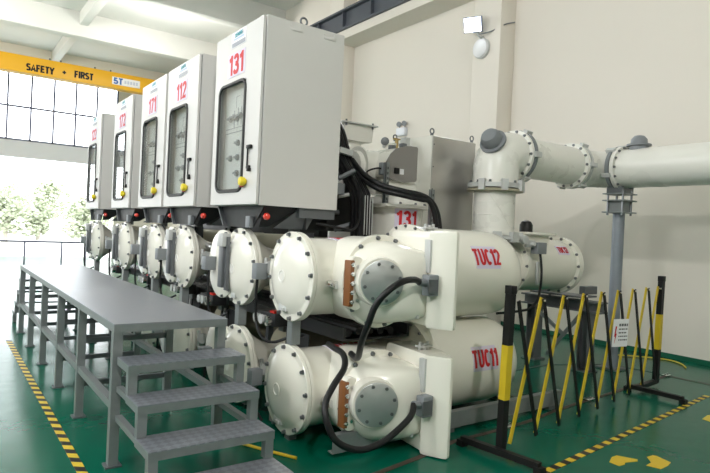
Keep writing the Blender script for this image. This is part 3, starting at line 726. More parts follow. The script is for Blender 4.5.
for k in range(2):
    obj('cable', MB().sweep([(3.33, 4.76, 2.32 - .04 * k), (3.35, 4.56, 2.16 - .05 * k), (3.42, 4.38, 2.06 - .045 * k), (3.59, 4.25, 2.01 - .04 * k), (3.77, 4.2, 1.985 - .04 * k), (3.88 - .03 * k, 4.17, 1.93), (3.965 - .04 * k, 4.17, 1.82), (4.01 - .04 * k, 4.17, 1.655)], .026, 10), BLACK, t)
t = thing('drive_mechanism', 'dark mechanism frame with rods and small grey parts behind cabinet 131', 'mechanism', (3.2, 5.0, 1.5))
obj('dark_sheet', bx(2.93, 2.96, 4.55, 5.3, 1.6, 2.3), DARK, t)
obj('cross_plate', bx(2.93, 3.82, 5.3, 5.33, 1.6, 2.34), DARK, t)
random.seed(3)
for k in range(9):
    y = 4.62 + random.random() * .5; z = 1.6 + random.random() * .6; x = 3.06 + random.random() * .12
    obj('rod', MB().cyl((x, y, z), (x + .12 + random.random() * .1, y - .06, z + random.random() * .12 - .03), .018 + random.random() * .012, seg=8), STEELD if k % 3 else GREYL, t)
for k in range(4):
    obj('relay', bx(3.05, 3.15, 4.6 + k * .1, 4.67 + k * .1, 1.95 - .07 * k, 2.06 - .07 * k, bev=.004), BLACKP if k % 2 else GREYP, t)
obj('hose', MB().sweep([(2.7, 4.36, 1.66), (2.9, 4.28, 1.63), (3.05, 4.3, 1.62), (3.2, 4.42, 1.7), (3.26, 4.5, 1.85)], .012, 8), BLACK, t)

# ------------------------------------------------------------------ upper apparatus
# canister 131
t = thing('voltage_transformer', 'cream upright canister with bolted lid and red 131 label', 'switchgear', (3.88, 4.72, 1.2))
C0 = V((3.88, 4.72, 0))
obj('canister', MB().lathe(C0, (0, 0, 1), [(1.56, .29), (1.86, .29)], 48), CREAM2, t)
lid = obj('lid', MB().lathe(C0, (0, 0, 1), [(1.86, .345), (1.862, .35), (1.895, .35), (1.90, .34), (1.90, .29), (1.96, .28), (1.99, .2), (2.0, .02)], 48), CREAM2, t)
bolts('bolt', lid, C0 + V((0, 0, 1.9)), (0, 0, 1), .32, 12, .012, .02)
a0 = math.radians(-104)
def can(xx, zz, dr):
    a = a0 + xx / .29; return V((C0.x + (.29 + dr) * math.cos(a), C0.y + (.29 + dr) * math.sin(a), zz))
mb = MB(); n = 8
ring = [[can(-.13 + .26 * i / n, z, .003) for i in range(n + 1)] for z in (1.645, 1.855)]
ringi = [[can(-.13 + .26 * i / n, z, -.002) for i in range(n + 1)] for z in (1.645, 1.855)]
vs = ring[0] + ring[1] + ringi[0] + ringi[1]; N1 = n + 1
mb.faces(vs, [q for i in range(n) for q in ((i, i + 1, N1 + i + 1, N1 + i), (2 * N1 + i + 1, 2 * N1 + i, 3 * N1 + i, 3 * N1 + i + 1), (i, N1 * 2 + i, N1 * 2 + i + 1, i + 1), (N1 + i, N1 + i + 1, 3 * N1 + i + 1, 3 * N1 + i))])
pl = obj('number_plate', mb, LAV, t, label='white label with red 131')
obj('lettering', text_mb('131', .165, None, None, None, wt=.18, xs=.85, cut=.03, warp=lambda x, y, z: can(x, 1.755 + y, .004 + z)), REDT, pl)
for (xx, yy, za, zb) in ((3.57, 4.5, 1.90, 2.3), (4.0, 4.30, 1.66, 2.06)):
    s = obj('strut', MB().box(xx - .022, xx + .022, yy - .02, yy - .014, za, zb).box(xx - .022, xx - .016, yy - .02, yy + .02, za, zb).box(xx + .016, xx + .022, yy - .02, yy + .02, za, zb), STEEL, t, label='perforated steel strut')
    mb = MB(); z = za + .03
    while z < zb - .03: mb.box(xx - .006, xx + .006, yy - .0215, yy - .02, z, z + .025); z += .05
    obj('slots', mb, DARK, s)
obj('ear', MB().box(3.53, 3.66, 4.43, 4.5, 1.872, 1.895), CREAM2, t)
# motor housing
t = thing('motor_housing', 'cream motor housing with rounded grey end plate above the 131 canister', 'switchgear', (3.8, 4.7, 2.0))
poly = [(3.60, 2.20), (3.605, 2.31), (3.66, 2.40), (3.72, 2.455), (3.86, 2.495), (3.985, 2.50), (4.0, 2.485), (4.0, 2.17), (3.985, 2.15), (3.85, 2.13), (3.70, 2.145), (3.62, 2.17)]
obj('housing', MB().prism([(p[0], 4.56, p[1]) for p in poly], (0, .65, 0)), CREAM2, t)
ep = obj('end_plate', MB().prism([(3.8 + (p[0] - 3.8) * 1.03, 4.545, 2.29 + (p[1] - 2.29) * 1.03) for p in poly], (0, .015, 0)), mat('warm_grey_plate', (.26, .245, .235), .4, metal=.3), t, label='grey end plate')
obj('switch', bx(3.70, 3.755, 4.525, 4.545, 2.205, 2.265, bev=.004), BLACKP, ep)
obj('switch_tag', bx(3.775, 3.825, 4.54, 4.545, 2.205, 2.26), WHITE, ep)
obj('neck', MB().cyl((3.8, 4.85, 2.005), (3.8, 4.85, 2.15), .17, seg=32), CREAM2, t)
obj('side_drum', MB().lathe((3.63, 4.9, 2.27), (-1, 0, 0), [(-.1, .19), (.12, .19), (.12, .215), (.15, .215), (.15, .17), (.2, .16), (.21, .05)], 36), CREAM2, t)
obj('lower_pipe', MB().lathe((3.62, 4.66, 2.085), (1, 0, 0), [(0, .06), (.02, .075), (.42, .075), (.44, .06)], 24), CREAM2, t)
for yy in (4.62, 4.8): obj('lug', MB().box(3.86, 3.92, yy, yy + .06, 2.495, 2.54, bev=.006), STEELD, t)
obj('small_lead', MB().sweep([(3.5, 4.66, 2.14), (3.42, 4.62, 2.2), (3.5, 4.55, 2.24), (3.58, 4.54, 2.22)], .009, 8), BLACK, t)
obj('terminal', bx(3.53, 3.6, 4.53, 4.58, 2.18, 2.3, bev=.005), GREYP, t)
# stainless-fronted cabinet
t = thing('stainless_cabinet', 'cream cabinet with brushed stainless steel front and lifting eyes on top', 'cabinet', (4.8, 5.2, 1.46))
obj('body', bx(4.44, 5.14, 4.815, 5.55, 1.48, 2.72, bev=.006), CREAM2, t)
obj('front_panel', bx(4.45, 5.13, 4.80, 4.815, 1.50, 2.71, bev=.004), STAIN, t, label='brushed stainless front')
for (xx, yy) in ((4.47, 4.85), (5.11, 4.85), (4.47, 5.5), (5.11, 5.5)):
    e = MB().cyl((xx, yy, 2.72), (xx, yy, 2.745), .018, seg=8)
    e.sweep([V((xx + .028 * math.cos(2 * PI * k / 16), yy, 2.772 + .028 * math.sin(2 * PI * k / 16))) for k in range(17)], .008, 8, smooth=False)
    obj('lifting_eye', e, STEELD, t)
for k in range(5): obj('screw', MB().cyl((4.465, 4.80, 1.62 + k * .25), (4.465, 4.795, 1.62 + k * .25), .008, seg=8), STEELD, t)
obj('pedestal', bx(4.5, 5.1, 4.9, 5.5, 0, 1.48), STEELD, t)
# lidded box on top
t = thing('lidded_box', 'small cream box with overhanging flat lid behind the cable loom', 'box', (3.94, 5.75, 2.64))
b0 = [V((3.75, 5.54, 2.665)), V((4.15, 5.54, 2.665)), V((4.15, 5.96, 2.665)), V((3.75, 5.96, 2.665))]
b1 = [V((3.74, 5.53, 2.85)), V((4.16, 5.53, 2.85)), V((4.16, 5.97, 2.85)), V((3.74, 5.97, 2.85))]
obj('body', MB().loft([b0, b1]), CREAM2, t)
obj('lid', bx(3.70, 4.20, 5.49, 6.01, 2.85, 2.865), GREYL, t)
for xx, yy in ((3.76, 5.52), (4.14, 5.52), (3.76, 5.98), (4.14, 5.98)): obj('lid_bolt', MB().cyl((xx, yy, 2.82), (xx, yy, 2.89), .012, seg=8), STEELD, t)
obj('base', MB().lathe((3.96, 5.75, 1.46), (0, 0, 1), [(0, .2), (1.0, .2), (1.0, .26), (1.04, .26), (1.04, .17), (1.205, .15)], 32), CREAM2, t)
# valves
t = thing('gas_valve', 'brass gas valve with round gauge on top between lidded box and stainless cabinet', 'valve', (4.2, 5.4, 2.5))
obj('pipe', MB().sweep([(3.98, 5.1, 2.56), (4.08, 5.1, 2.60), (4.3, 5.1, 2.61), (4.4, 5.1, 2.60)], .018, 8), GREYL, t)
obj('gauge', MB().lathe((4.0, 5.1, 2.62), (-.5, -.86, 0), [(0, .045), (.03, .045), (.032, .038)], 20), STEELD, t)
obj('valve_body', MB().cyl((4.17, 5.1, 2.55), (4.17, 5.1, 2.66), .022, seg=10).box(4.13, 4.21, 5.08, 5.12, 2.66, 2.675), mat('brass', (.42, .32, .14), .35, metal=.8), t, label='brass valve')
obj('flange_block', MB().box(4.26, 4.33, 5.05, 5.15, 2.57, 2.7, bev=.008), GREYL, t)
obj('stand_pipe', MB().cyl((4.07, 5.1, 1.45), (4.07, 5.1, 2.6), .06, seg=14), CREAM2, t)

# ------------------------------------------------------------------ bus duct: riser, elbow, horizontal run, corner, long run
YP, ZP, RP, XB = 4.45, 2.565, .235, 7.1
RX = 5.10
t = thing('bus_duct', 'long cream bus duct rising, bending and running away to the right', 'pipe', (RX, YP, 1.6))
rs = obj('riser', MB().lathe((RX, YP, 0), (0, 0, 1), [(1.60, .23), (2.12, .23)], 48), CREAM2, t)
obj('base_flange', MB().lathe((RX, YP, 0), (0, 0, 1), [(1.645, .27), (1.67, .27)], 48), CREAM2, t)
for z in (1.72, 1.86, 2.0, 2.1):
    obj('weld_band', MB().lathe((RX, YP, 0), (0, 0, 1), [(z, .231), (z + .004, .234), (z + .012, .231)], 48, cap0=False, cap1=False), CREAM2, rs)
mb = MB()
for k in range(13):
    pass
pts = []
for k in range(9):
    a = math.radians(-150 + 60 * k / 8); pts.append((RX + .234 * math.cos(a), YP + .234 * math.sin(a), 2.08 - .34 * k / 8))
obj('strap', MB().sweep(pts, .007, 6), CREAM2, rs)
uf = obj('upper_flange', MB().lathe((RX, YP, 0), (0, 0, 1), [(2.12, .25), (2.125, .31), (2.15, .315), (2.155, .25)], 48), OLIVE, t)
uf2 = obj('clamp_ring', MB().lathe((RX, YP, 0), (0, 0, 1), [(2.165, .245), (2.165, .305), (2.215, .305), (2.215, .245)], 48), GREYL, t)
bolts('bolt', uf2, (RX, YP, 2.215), (0, 0, 1), .28, 12, .014, .028)
for a in (-165, -120, -75, -30, 15):
    a = math.radians(a); q = V((math.cos(a), math.sin(a), 0)); p = V((RX, YP, 0)) + q * .31
    obj('clamp', MB().bar(p + V((0, 0, 2.13)), p + V((0, 0, 2.25)), .07, .05, up=q), GREYL, uf2)
lf = obj('lower_clamp_ring', MB().lathe((RX, YP, 0), (0, 0, 1), [(1.60, .24), (1.60, .30), (1.64, .30), (1.64, .24)], 48), GREYL, t)
for a in (-170, -130, -90, -50, -10):
    a = math.radians(a); q = V((math.cos(a), math.sin(a), 0)); p = V((RX, YP, 0)) + q * .30
    obj('clamp', MB().bar(p + V((0, 0, 1.57)), p + V((0, 0, 1.68)), .09, .06, up=q), GREYL, lf)
# elbow
pts = [V((RX, YP, 2.20))]
RB = .18; cz = ZP - RB
for k in range(13):
    a = PI - PI / 2 * k / 12; pts.append(V((RX + RB + RB * math.cos(a), YP, cz + RB * math.sin(a))))
pts[0] = V((RX, YP, 2.20)); pts = [pts[0]] + [p for p in pts[1:] if p.z >= 2.34]
pts.append(V((RX + RB + .10, YP, ZP)))
el = obj('elbow', MB().sweep(pts, .255, 48, smooth=False), CREAM2, t)
rd = V((-.84, -.22, .48)).normalized(); rc = V((RX + .06, YP - .02, ZP - .02))
cap = obj('relief_cap', MB().lathe(rc, rd, [(.1, .12), (.24, .12), (.24, .15), (.265, .15), (.27, .115), (.34, .11), (.38, .085), (.395, .03)], 32), GREYP, el, label='grey domed relief cap')
ef = obj('elbow_flange', MB().lathe((RX + RB + .08, YP, ZP), (1, 0, 0), [(0, .255), (.0, .295), (.035, .295), (.035, .255)], 48), CREAM2, t)
bolts('bolt', ef, (RX + RB + .08, YP, ZP), (-1, 0, 0), .275, 14, .013, .02)
cl = obj('clamp_ring', MB().lathe((RX + RB + .135, YP, ZP), (1, 0, 0), [(0, .245), (0, .30), (.04, .30), (.04, .245)], 48), GREYP, t)
for a in (60, 120, 240, 300, 0, 180):
    a = math.radians(a); q = V((0, math.cos(a), math.sin(a))); p = V((RX + RB + .155, YP, ZP)) + q * .30
    obj('clamp', MB().bar(p - V((.05, 0, 0)), p + V((.05, 0, 0)), .06, .05, up=q), GREYL, cl)
hx0, hx1 = RX + RB + .10, 6.5
obj('horizontal_run', MB().lathe((hx0, YP, ZP), (1, 0, 0), [(0, RP), (hx1 - hx0, RP)], 48), CREAM2, t)
hf = obj('run_flange', MB().lathe((hx1 - .04, YP, ZP), (1, 0, 0), [(0, RP), (0, .285), (.04, .285), (.04, RP)], 48), CREAM2, t)
bolts('bolt', hf, (hx1 - .04, YP, ZP), (-1, 0, 0), .26, 14, .013, .02)
bel = obj('joint_ring', MB().lathe((hx1 + .03, YP, ZP), (1, 0, 0), [(0, .24), (0, .285), (.035, .285), (.035, .24)], 48), GREYL, t)
for a in (60, 120, 240, 300, 0, 180):
    a = math.radians(a); q = V((0, math.cos(a), math.sin(a))); p = V((hx1 + .045, YP, ZP)) + q * .29
    obj('clamp', MB().bar(p - V((.06, 0, 0)), p + V((.06, 0, 0)), .05, .045, up=q), GREYL, bel)
# corner piece (turns towards the viewer's right)
pts = [V((hx1 - .02, YP, ZP)), V((XB - .3, YP, ZP))]
for k in range(1, 9):
    a = PI / 2 * k / 8; pts.append(V((XB - .3 + .3 * math.sin(a), YP - .3 + .3 * math.cos(a), ZP)))
pts.append(V((XB, YP - .34, ZP)))
obj('corner_piece', MB().sweep(pts, RP, 48, smooth=False), CREAM2, t)
jr = obj('joint_ring', MB().lathe((XB, YP - .27, ZP), (0, -1, 0), [(0, .235), (0, .285), (.045, .285), (.045, .235)], 48), GREYP, t)
for a in (20, 75, 130, 200, 250, 310):
    a = math.radians(a); q = V((math.cos(a), 0, math.sin(a))); p = V((XB, YP - .29, ZP)) + q * .29
    obj('clamp', MB().bar(p - V((0, .06, 0)), p + V((0, .06, 0)), .05, .045, up=q), GREYL, jr)
lfz = obj('long_run_flange', MB().lathe((XB, YP - .33, ZP), (0, -1, 0), [(0, .24), (0, .285), (.05, .285), (.055, .25)], 48), CREAM2, t)
bolts('bolt', lfz, (XB, YP - .385, ZP), (0, -1, 0), .268, 14, .013, .02)
obj('long_run', MB().lathe((XB, YP - .34, ZP), (0, -1, 0), [(0, .245), (9.5, .245)], 64), CREAM2, t)
dm = obj('relief_dome', MB().lathe((XB, 3.90, ZP), (0, 0, 1), [(.2, .11), (.275, .11), (.275, .145), (.295, .145), (.30, .10), (.36, .095), (.40, .06), (.41, .02)], 32), GREYP, t, label='grey dome on top of the long run')
obj('end_flange', MB().lathe((XB, -5.2, ZP), (0, -1, 0), [(0, .3), (.3, .3)], 48), CREAM2, t)
# support pole
t = thing('support_pole', 'grey steel pole with bolted plates carrying the bus duct', 'post', (XB, 4.12, 0))
PX, PY = XB, 4.12
obj('pole', MB().cyl((PX, PY, .02), (PX, PY, 2.0), .072, seg=28), mat('weathered_grey_pole', (.26, .29, .33), .5, metal=.3, noise=.2, nscale=6), t)
obj('base_plate', bx(PX - .14, PX + .14, PY - .14, PY + .14, 0, .02), STEELD, t)
for z in (2.0, 2.15, 2.235):
    obj('plate', bx(PX - .15, PX + .15, PY - .15, PY + .15, z, z + .015), STEEL, t)
for i in (-1, 1):
    for j in (-1, 1):
        obj('threaded_rod', MB().cyl((PX + .1 * i, PY + .1 * j, 1.97), (PX + .1 * i, PY + .1 * j, 2.29), .014, seg=8), BOLT, t)
obj('head_block', bx(PX - .09, PX + .09, PY - .09, PY + .09, 2.015, 2.15), STEEL, t)
obj('saddle', MB().box(PX - .1, PX + .1, PY - .1, PY + .1, 2.25, 2.318).box(PX - .14, PX - .10, PY - .1, PY + .1, 2.25, 2.335).box(PX + .10, PX + .14, PY - .1, PY + .1, 2.25, 2.335), STEELD, t)

# ------------------------------------------------------------------ end tank (disconnector) and its stand
YD, ZD = 4.52, 1.305
t = thing('disconnector_tank', 'cream horizontal tank with bolted end flange and faint red label, right of TUC12', 'switchgear', (6.0, YD, ZD - .3))
obj('tank_body', MB().lathe((4.92, YD, ZD), (1, 0, 0), [(0, .26), (.5, .26), (.52, .30), (1.0, .315), (1.40, .31), (1.44, .31), (1.48, .30)], 56), CREAM, t)
ef = obj('end_flange', MB().lathe((6.38, YD, ZD), (1, 0, 0), [(0, .31), (0, .352), (.035, .355), (.04, .35), (.04, .355), (.075, .355), (.08, .32), (.12, .2), (.13, .02)], 56), CREAM, t)
bolts('bolt', ef, (6.38, YD, ZD), (-1, 0, 0), .335, 14, .014, .022)
tf = obj('top_flange', MB().box(5.5, 6.0, YD - .27, YD + .27, 1.665, 1.695, bev=.006).box(5.47, 5.95, YD - .2, YD + .2, 1.5, 1.665), CREAM, t)
obj('black_cap', MB().lathe((5.58, YD - .15, 1.695), (0, 0, 1), [(0, .075), (.08, .075), (.12, .055), (.135, .02)], 24), BLACK, t, label='black domed cap')
nf = obj('neck_flange', MB().lathe((5.42, YD, ZD), (1, 0, 0), [(0, .3), (0, .335), (.05, .335), (.05, .3)], 48), CREAM, t)
bolts('bolt', nf, (5.42, YD, ZD), (-1, 0, 0), .317, 12, .013, .02)
jb = obj('junction_box', bx(5.46, 5.62, YD - .42, YD - .32, 1.45, 1.58, bev=.006), GREYP, t, label='grey junction box')
obj('lead', MB().sweep([(5.53, YD - .40, 1.45), (5.53, YD - .43, 1.25), (5.48, YD - .45, 1.0), (5.36, YD - .45, .86), (5.15, YD - .42, .82), (4.9, YD - .35, .80)], .014, 8), BLACK, jb)
obj('valve', MB().cyl((5.4, YD - .3, 1.55), (5.4, YD - .42, 1.56), .025, seg=10).box(5.33, 5.47, YD - .38, YD - .33, 1.52, 1.60, bev=.01).lathe((5.3, YD - .33, 1.60), (0, -1, 0), [(0, .05), (.05, .05), (.06, .03)], 14), GREYL, t)
obj('side_lever', MB().box(5.55, 5.60, YD - .36, YD - .33, 1.1, 1.36, bev=.008), GREYL, t)
cyl_label(t, 'name_plate', 'TUC12', 6.16, math.radians(38), YD, ZD, .313, .22, .13, .085, .66)
t = thing('tank_stand', 'grey steel stand with crossbeam and diagonal braces under the end tank', 'stand', (6.6, 4.65, 0))
obj('crossbeam', MB().box(6.54, 6.72, 3.98, 5.15, .74, .76).box(6.54, 6.72, 3.98, 5.15, .86, .88).box(6.62, 6.64, 3.98, 5.15, .76, .86), STEELD, t)
for y in (4.2, 4.98):
    lg = obj('leg', MB().box(6.55, 6.71, y - .07, y - .055, .02, .74).box(6.55, 6.71, y + .055, y + .07, .02, .74).box(6.62, 6.64, y - .055, y + .055, .02, .74), STEELD, t)
    obj('foot_plate', bx(6.52, 6.74, y - .11, y + .11, 0, .02), STEELD, lg)
obj('brace', MB().bar((6.6, 4.27, .70), (6.6, 4.75, .1), .05, .012, up=(1, 0, 0)), STEEL, t)
obj('brace', MB().bar((6.57, 4.90, .68), (6.57, 4.46, .40), .05, .012, up=(1, 0, 0)), STEEL, t)
for y in (4.28, 4.76): obj('threaded_rod', MB().cyl((6.63, y, .86), (6.63, y, .93), .02, seg=8), STEEL, t)
obj('saddle', MB().box(6.4, 6.76, 4.16, 4.9, .92, .94).box(6.5, 6.76, 4.16, 4.24, .96, 1.06).box(6.5, 6.76, 4.80, 4.88, .96, 1.06), STEELD, t)
# ------------------------------------------------------------------ expanding barrier
def bl(X): return 2.84 + .160 * (X - 3.43)
t = thing('folding_barrier', 'black and yellow folding lattice barrier standing on the green floor', 'barrier', (5.1, 3.1, 0))
for X, foot in ((3.43, (3.31, 3.12, 3.41, 2.46)), (6.75, (6.72, 3.68, 6.82, 3.05))):
    pass
def post_(X, Y, foot):
    ps = obj('post', MB().bar((X - .01, Y, .04), (X + .02, Y, 1.25), .056, .056), BLACKP, t)
    obj('yellow_band', MB().bar((X, Y, .42), (X + .01, Y, .82), .059, .059), YEL, ps)
    obj('post_cap', MB().box(X - .012, X + .052, Y - .032, Y + .032, 1.20, 1.26, bev=.004), BLACKP, ps)
    (xa, ya), (xb, yb) = foot
    ft = obj('foot', MB().bar((xa, ya, .055), (xb, yb, .055), .05, .045), BLACKP, t)
    for (xx, yy) in foot: obj('foot_pad', bx(xx - .03, xx + .03, yy - .03, yy + .03, 0, .05), BLACKP, ft)
post_(3.43, 2.81, ((3.33, 3.11), (3.41, 2.46)))
post_(6.75, bl(6.75), ((6.22, 3.41), (6.24, 2.83)))
obj('foot', MB().bar((6.22, 3.30, .055), (6.75, bl(6.75), .055), .05, .045), BLACKP, t)
p = .391
for k in range(8):
    xt = 3.60 + p * k; yt = bl(xt)
    nb = obj('black_slat', MB().bar((xt, yt - .012, 1.135), (xt + p * .97, bl(xt + p) - .012, .03), .034, .010, up=(0, 1, 0)), BLACKP, t)
for k in range(1, 9):
    xt = 3.60 + p * k
    if k == 8: xt = 6.70
    obj('yellow_slat', MB().bar((xt, bl(xt) + .010, 1.14), (xt - p * 1.0, bl(xt - p) + .010, .04), .034, .010, up=(0, 1, 0)), YEL, t)
    obj('rivet', MB().cyl((xt, bl(xt) - .025, 1.12), (xt, bl(xt) + .02, 1.12), .01, seg=8), CHROME, t)
# sign on the barrier
sx0 = V((5.36, bl(5.36) - .03, .60)); sd = V((1, -.22, 0)).normalized(); su = V((.06, 0, 1)).normalized(); sn = sd.cross(su)
t = thing('warning_sign', 'small white notice with red symbol hung on the barrier slats', 'sign', sx0)
def quad(a, b, c, d, th=.004):
    return MB().prism([sx0 + sd * a + su * c, sx0 + sd * b + su * c, sx0 + sd * b + su * d, sx0 + sd * a + su * d], sn * th)
obj('board', quad(0, .20, 0, .27), WHITE, t)
obj('red_symbol', MB().prism([sx0 + sn * .0045 + sd * a + su * b for a, b in ((.03, .2), (.048, .2), (.036, .13), (.05, .13), (.025, .03), (.03, .10), (.018, .10))], sn * .001), REDT, t)
random.seed(5); pm = mat('grey_print', (.12, .12, .13), .5)
for r_ in range(5):
    mb = MB()
    a = .075
    while a < .18:
        w_ = .012 + random.random() * .02
        mb.prism([sx0 + sn * .0045 + sd * a + su * (.20 - .035 * r_), sx0 + sn * .0045 + sd * min(a + w_, .19) + su * (.20 - .035 * r_), sx0 + sn * .0045 + sd * min(a + w_, .19) + su * (.213 - .035 * r_ + (.012 if r_ == 0 else 0)), sx0 + sn * .0045 + sd * a + su * (.213 - .035 * r_ + (.012 if r_ == 0 else 0))], sn * .0008); a += w_ + .007
    obj('print_line', mb, pm, t)

# ------------------------------------------------------------------ floor marking and loose cables
def tape(name, p0, p1, w_, skew, pitch, label):
    p0, p1 = V(p0), V(p1); d = (p1 - p0).normalized(); s = V((-d.y, d.x, 0)); L = (p1 - p0).length
    n = int(L / pitch); mb = MB(); z = V((0, 0, .003))
    for k in range(n):
        a, b = k * pitch, (k + 1) * pitch
        q = [p0 + d * (a - skew) - s * w_ / 2 + z, p0 + d * (b - skew) - s * w_ / 2 + z, p0 + d * (b + skew) + s * w_ / 2 + z, p0 + d * (a + skew) + s * w_ / 2 + z]
        mb.faces(q + [v - V((0, 0, .0035)) for v in q], [(0, 1, 2, 3), (7, 6, 5, 4), (0, 4, 5, 1), (1, 5, 6, 2), (2, 6, 7, 3), (3, 7, 4, 0)], k % 2)
    o = obj(name, mb, [YEL, BLACKP], org=(p0 + p1) / 2); tag(o, label, 'floor tape'); return o
tape('floor_tape', (.795, 3.2, 0), (.79, 8.7, 0), .058, .022, .085, 'yellow and black striped floor tape beside the platform')
tape('floor_tape', (3.2, 2.43, 0), (6.86, 2.865, 0), .055, .0, .075, 'yellow and black striped floor tape in front of the barrier')
def flat(name, pts, m, label, cat, h=.003, grp=None):
    o = obj(name, MB().prism([(x, y, 0) for x, y in pts], (0, 0, h)), m, org=(sum(q[0] for q in pts) / len(pts), sum(q[1] for q in pts) / len(pts), 0))
    return tag(o, label, cat, grp)
YM = mat('yellow_floor_paint', (.66, .47, .01), .4)
flat('floor_mark', ((4.06, 2.335), (4.17, 2.38), (4.235, 2.38), (4.305, 2.255), (4.27, 2.235), (4.16, 2.27), (4.12, 2.25), (4.055, 2.255)), YM, 'yellow footprint mark painted on the floor, left of the two close together', 'floor mark')
flat('floor_mark', ((4.42, 2.245), (4.50, 2.24), (4.51, 2.215), (4.475, 2.095), (4.39, 2.075), (4.28, 2.07), (4.25, 2.16), (4.34, 2.17)), YM, 'yellow footprint mark painted on the floor, right of the two close together', 'floor mark')
flat('floor_mark', ((5.88, 2.49), (6.06, 2.52), (6.2, 2.46), (6.1, 2.38), (5.86, 2.41)), YM, 'yellow footprint mark on the floor at the right edge of the photo', 'floor mark')
def ribbon(name, pts, w_, m, label, cat, h=.004):
    mb = MB()
    for a, b in zip(pts[:-1], pts[1:]):
        mb.bar((a[0], a[1], h / 2), (b[0], b[1], h / 2), w_, h)
    return tag(obj(name, mb, m, org=(pts[0][0], pts[0][1], 0)), label, cat)
ribbon('grounding_strip', [(2.2, 2.98), (2.88, 3.09), (3.33, 3.20), (3.9, 3.21), (4.32, 3.24), (4.85, 3.33), (5.6, 3.40), (6.6, 3.49), (7.4, 3.56), (7.44, 3.0), (7.5, 1.0)], .045, mat('brown_grounding_strip', (.09, .06, .045), .45, metal=.3), 'flat brown earthing strip running along the floor behind the barrier', 'strip')
ribbon('grounding_strip', [(4.83, 3.33), (4.77, 3.6), (4.85, 3.9), (5.6, 4.6), (6.5, 4.62), (7.27, 4.3), (7.4, 3.9), (7.42, 3.55)], .03, mat('dark_floor_conduit', (.04, .045, .045), .5), 'dark conduit on the floor looping past the tank stand', 'strip')
for x, y, l in ((4.0, 3.225, 'first'), (5.45, 3.385, 'second'), (7.38, 3.56, 'third')):
    o = obj('strip_clamp', MB().box(x - .06, x + .06, y - .035, y + .035, .004, .02, bev=.004).cyl((x - .03, y, .02), (x - .03, y, .035), .012, seg=6).cyl((x + .03, y, .02), (x + .03, y, .035), .012, seg=6), CHROME, org=(x, y, .004))
    tag(o, {'first': 'silver clamp on the floor strip beside the near barrier post', 'second': 'silver clamp on the floor strip behind the middle of the barrier', 'third': 'silver clamp on the floor strip behind the far barrier post'}[l], 'clamp')
tag(obj('hose', MB().sweep([(7.9, 4.62, .014), (8.05, 4.5, .014), (8.2, 4.35, .014), (8.35, 4.15, .014), (8.38, 3.98, .014), (8.28, 3.8, .014), (8.1, 3.66, .014)], .009, 8), YEL, org=(8.2, 4.2, 0)), 'yellow hose lying on the floor by the right wall', 'hose')
tag(obj('floor_cable', MB().sweep([(1.80, 4.04, .012), (1.88, 3.88, .012), (1.98, 3.67, .012), (2.08, 3.48, .012)], .011, 8), YEL, org=(1.9, 3.8, 0)), 'yellow cable on the floor under the near tanks', 'cable')

# ------------------------------------------------------------------ wall lamps
t = thing('floodlight', 'lit square floodlight on the right wall column above the round lamp', 'lamp', (8.1, 7.6, 5.35))
fd = V((-.80, -.45, -.38)).normalized()
c = V((7.95, 7.66, 5.55)); _, a, b = basis(fd)
def fb(k0, k1, ha, hb):
    return MB().loft([[c + fd * k0 + a * i * ha + b * j * hb for i, j in ((-1, -1), (1, -1), (1, 1), (-1, 1))], [c + fd * k1 + a * i * ha + b * j * hb for i, j in ((-1, -1), (1, -1), (1, 1), (-1, 1))]])
obj('housing', fb(-.09, 0, .17, .14), mat('lamp_housing_blue_grey', (.25, .30, .42), .4, metal=.4), t)
obj('led_panel', fb(0, .004, .15, .12), LED, t)
obj('bracket', MB().sweep([(8.2, 7.62, 5.36), (8.12, 7.62, 5.36), (8.06, 7.64, 5.42)], .025, 8), GREYL, t)
obj('lead', MB().sweep([(8.06, 7.55, 5.38), (8.18, 7.4, 5.42), (8.3, 7.19, 5.52), (8.56, 7.185, 5.62)], .012, 8), GREYP, t)
pl_ = bpy.data.lights.new('floodlight_beam', 'SPOT'); pl_.energy = 260; pl_.spot_size = math.radians(120); pl_.spot_blend = .6; pl_.shadow_soft_size = .12; pl_.color = (.93, .97, 1)
po = bpy.data.objects.new('floodlight_beam', pl_); COL.objects.link(po); po.parent = t; po.location = c + fd * .06 - V(t.location); po.rotation_euler = fd.to_track_quat('-Z', 'Y').to_euler()
t = thing('round_wall_lamp', 'round white lamp on the wall column below the floodlight', 'lamp', (8.2, 7.62, 5.15))
obj('base', MB().cyl((8.2, 7.62, 5.15), (8.16, 7.62, 5.15), .19, seg=32), GREYL, t)
obj('diffuser', MB().lathe((8.16, 7.62, 5.15), (-1, 0, 0), [(0, .18), (.04, .17), (.07, .12), (.08, .02)], 32), WHITE, t)
t = thing('emergency_light', 'small white twin-head emergency light low on the right wall behind the stainless cabinet', 'lamp', (8.55, 10.3, 4.0))
obj('case', bx(8.5, 8.6, 10.14, 10.44, 3.85, 4.03, bev=.01), mat('emergency_case', (.72, .74, .80), .4), t)
for y in (10.2, 10.38):
    obj('lamp_head', MB().lathe((8.55, y, 4.12), (-.9, -.3, 0), [(-.03, .03), (.0, .055), (.04, .06), (.045, .04)], 18), GREYP, t)
obj('stem', MB().cyl((8.56, 10.2, 4.02), (8.56, 10.2, 4.1), .012, seg=6).cyl((8.56, 10.38, 4.02), (8.56, 10.38, 4.1), .012, seg=6), GREYP, t)

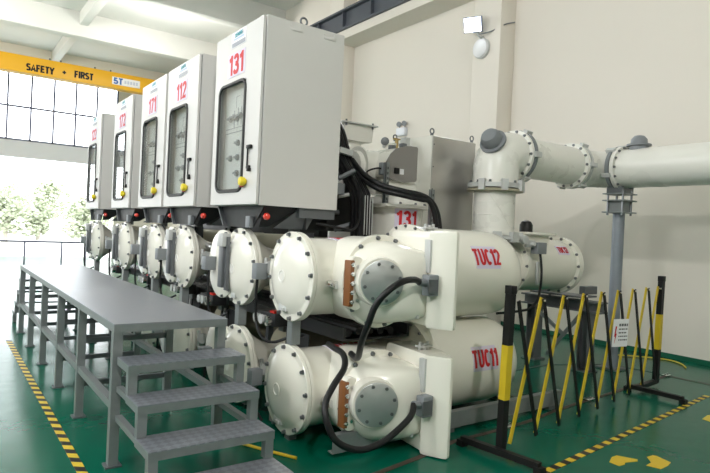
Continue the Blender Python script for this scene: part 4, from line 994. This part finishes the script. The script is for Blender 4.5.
# ------------------------------------------------------------------ railing and trees
t = thing('guard_railing', 'thin dark guard railing across the bright doorway', 'railing', (.5, 12.5, 0))
obj('top_rail', MB().cyl((-3.2, 12.5, 1.14), (2.45, 12.5, 1.14), .016, seg=10), FRAMEM, t)
for x in (-2.0, -1.37, -.74, -.1, .10, .72, 1.34, 1.97, 2.4):
    obj('railing_post', MB().cyl((x, 12.5, 0), (x, 12.5, 1.14), .014, seg=8), FRAMEM, t)
def tree(x, y, h, rad, n, label, seed):
    rnd = random.Random(seed); t = thing('tree', label, 'tree', (x, y, -.02), 'trees outside the doorway')
    obj('trunk', MB().cyl((x, y, -.02), (x + .1, y, h * .6), .16, .07, seg=8), BARK, t)
    mb = MB(); blobs = [(V((x + rnd.uniform(-.6, .6) * rad, y + rnd.uniform(-.5, .5) * rad, h - rad * .9 + rnd.uniform(-.9, .5) * rad)), rad * rnd.uniform(.35, .6)) for _ in range(9)]
    for k in range(n):
        c, rr = blobs[k % len(blobs)]
        dv = V((rnd.gauss(0, 1), rnd.gauss(0, 1), rnd.gauss(0, 1))).normalized(); p = c + dv * rr * rnd.uniform(.7, 1.05)
        s = rnd.uniform(.10, .22); ax, a, b = basis(dv + V((rnd.gauss(0, .6), rnd.gauss(0, .6), rnd.gauss(0, .6))))
        mb.faces([p - a * s, p + b * s * .6, p + a * s, p - b * s * .6], [(0, 1, 2, 3)])
    obj('crown', mb, LEAF, t)
for i, (x, y, h, rad, l) in enumerate(((3.4, 42, 3.2, 1.3, 'pale sunlit tree outside the doorway, at the left edge'), (5.9, 47.5, 3.3, 1.4, 'low pale green tree outside the doorway, left of the middle'), (7.6, 53, 5.4, 1.9, 'tall pale green tree outside the doorway, the middle one'), (8.6, 45, 3.4, 1.5, 'bushy pale tree outside the doorway close to the cabinets'), (12.2, 56, 4.6, 2.0, 'pale tree outside the doorway, farthest right behind the cabinets'), (3.6, 60, 5.2, 2.2, 'faint tree outside the doorway, far back at the left'))):
    tree(x, y, h, rad, 1300, l, 10 + i)
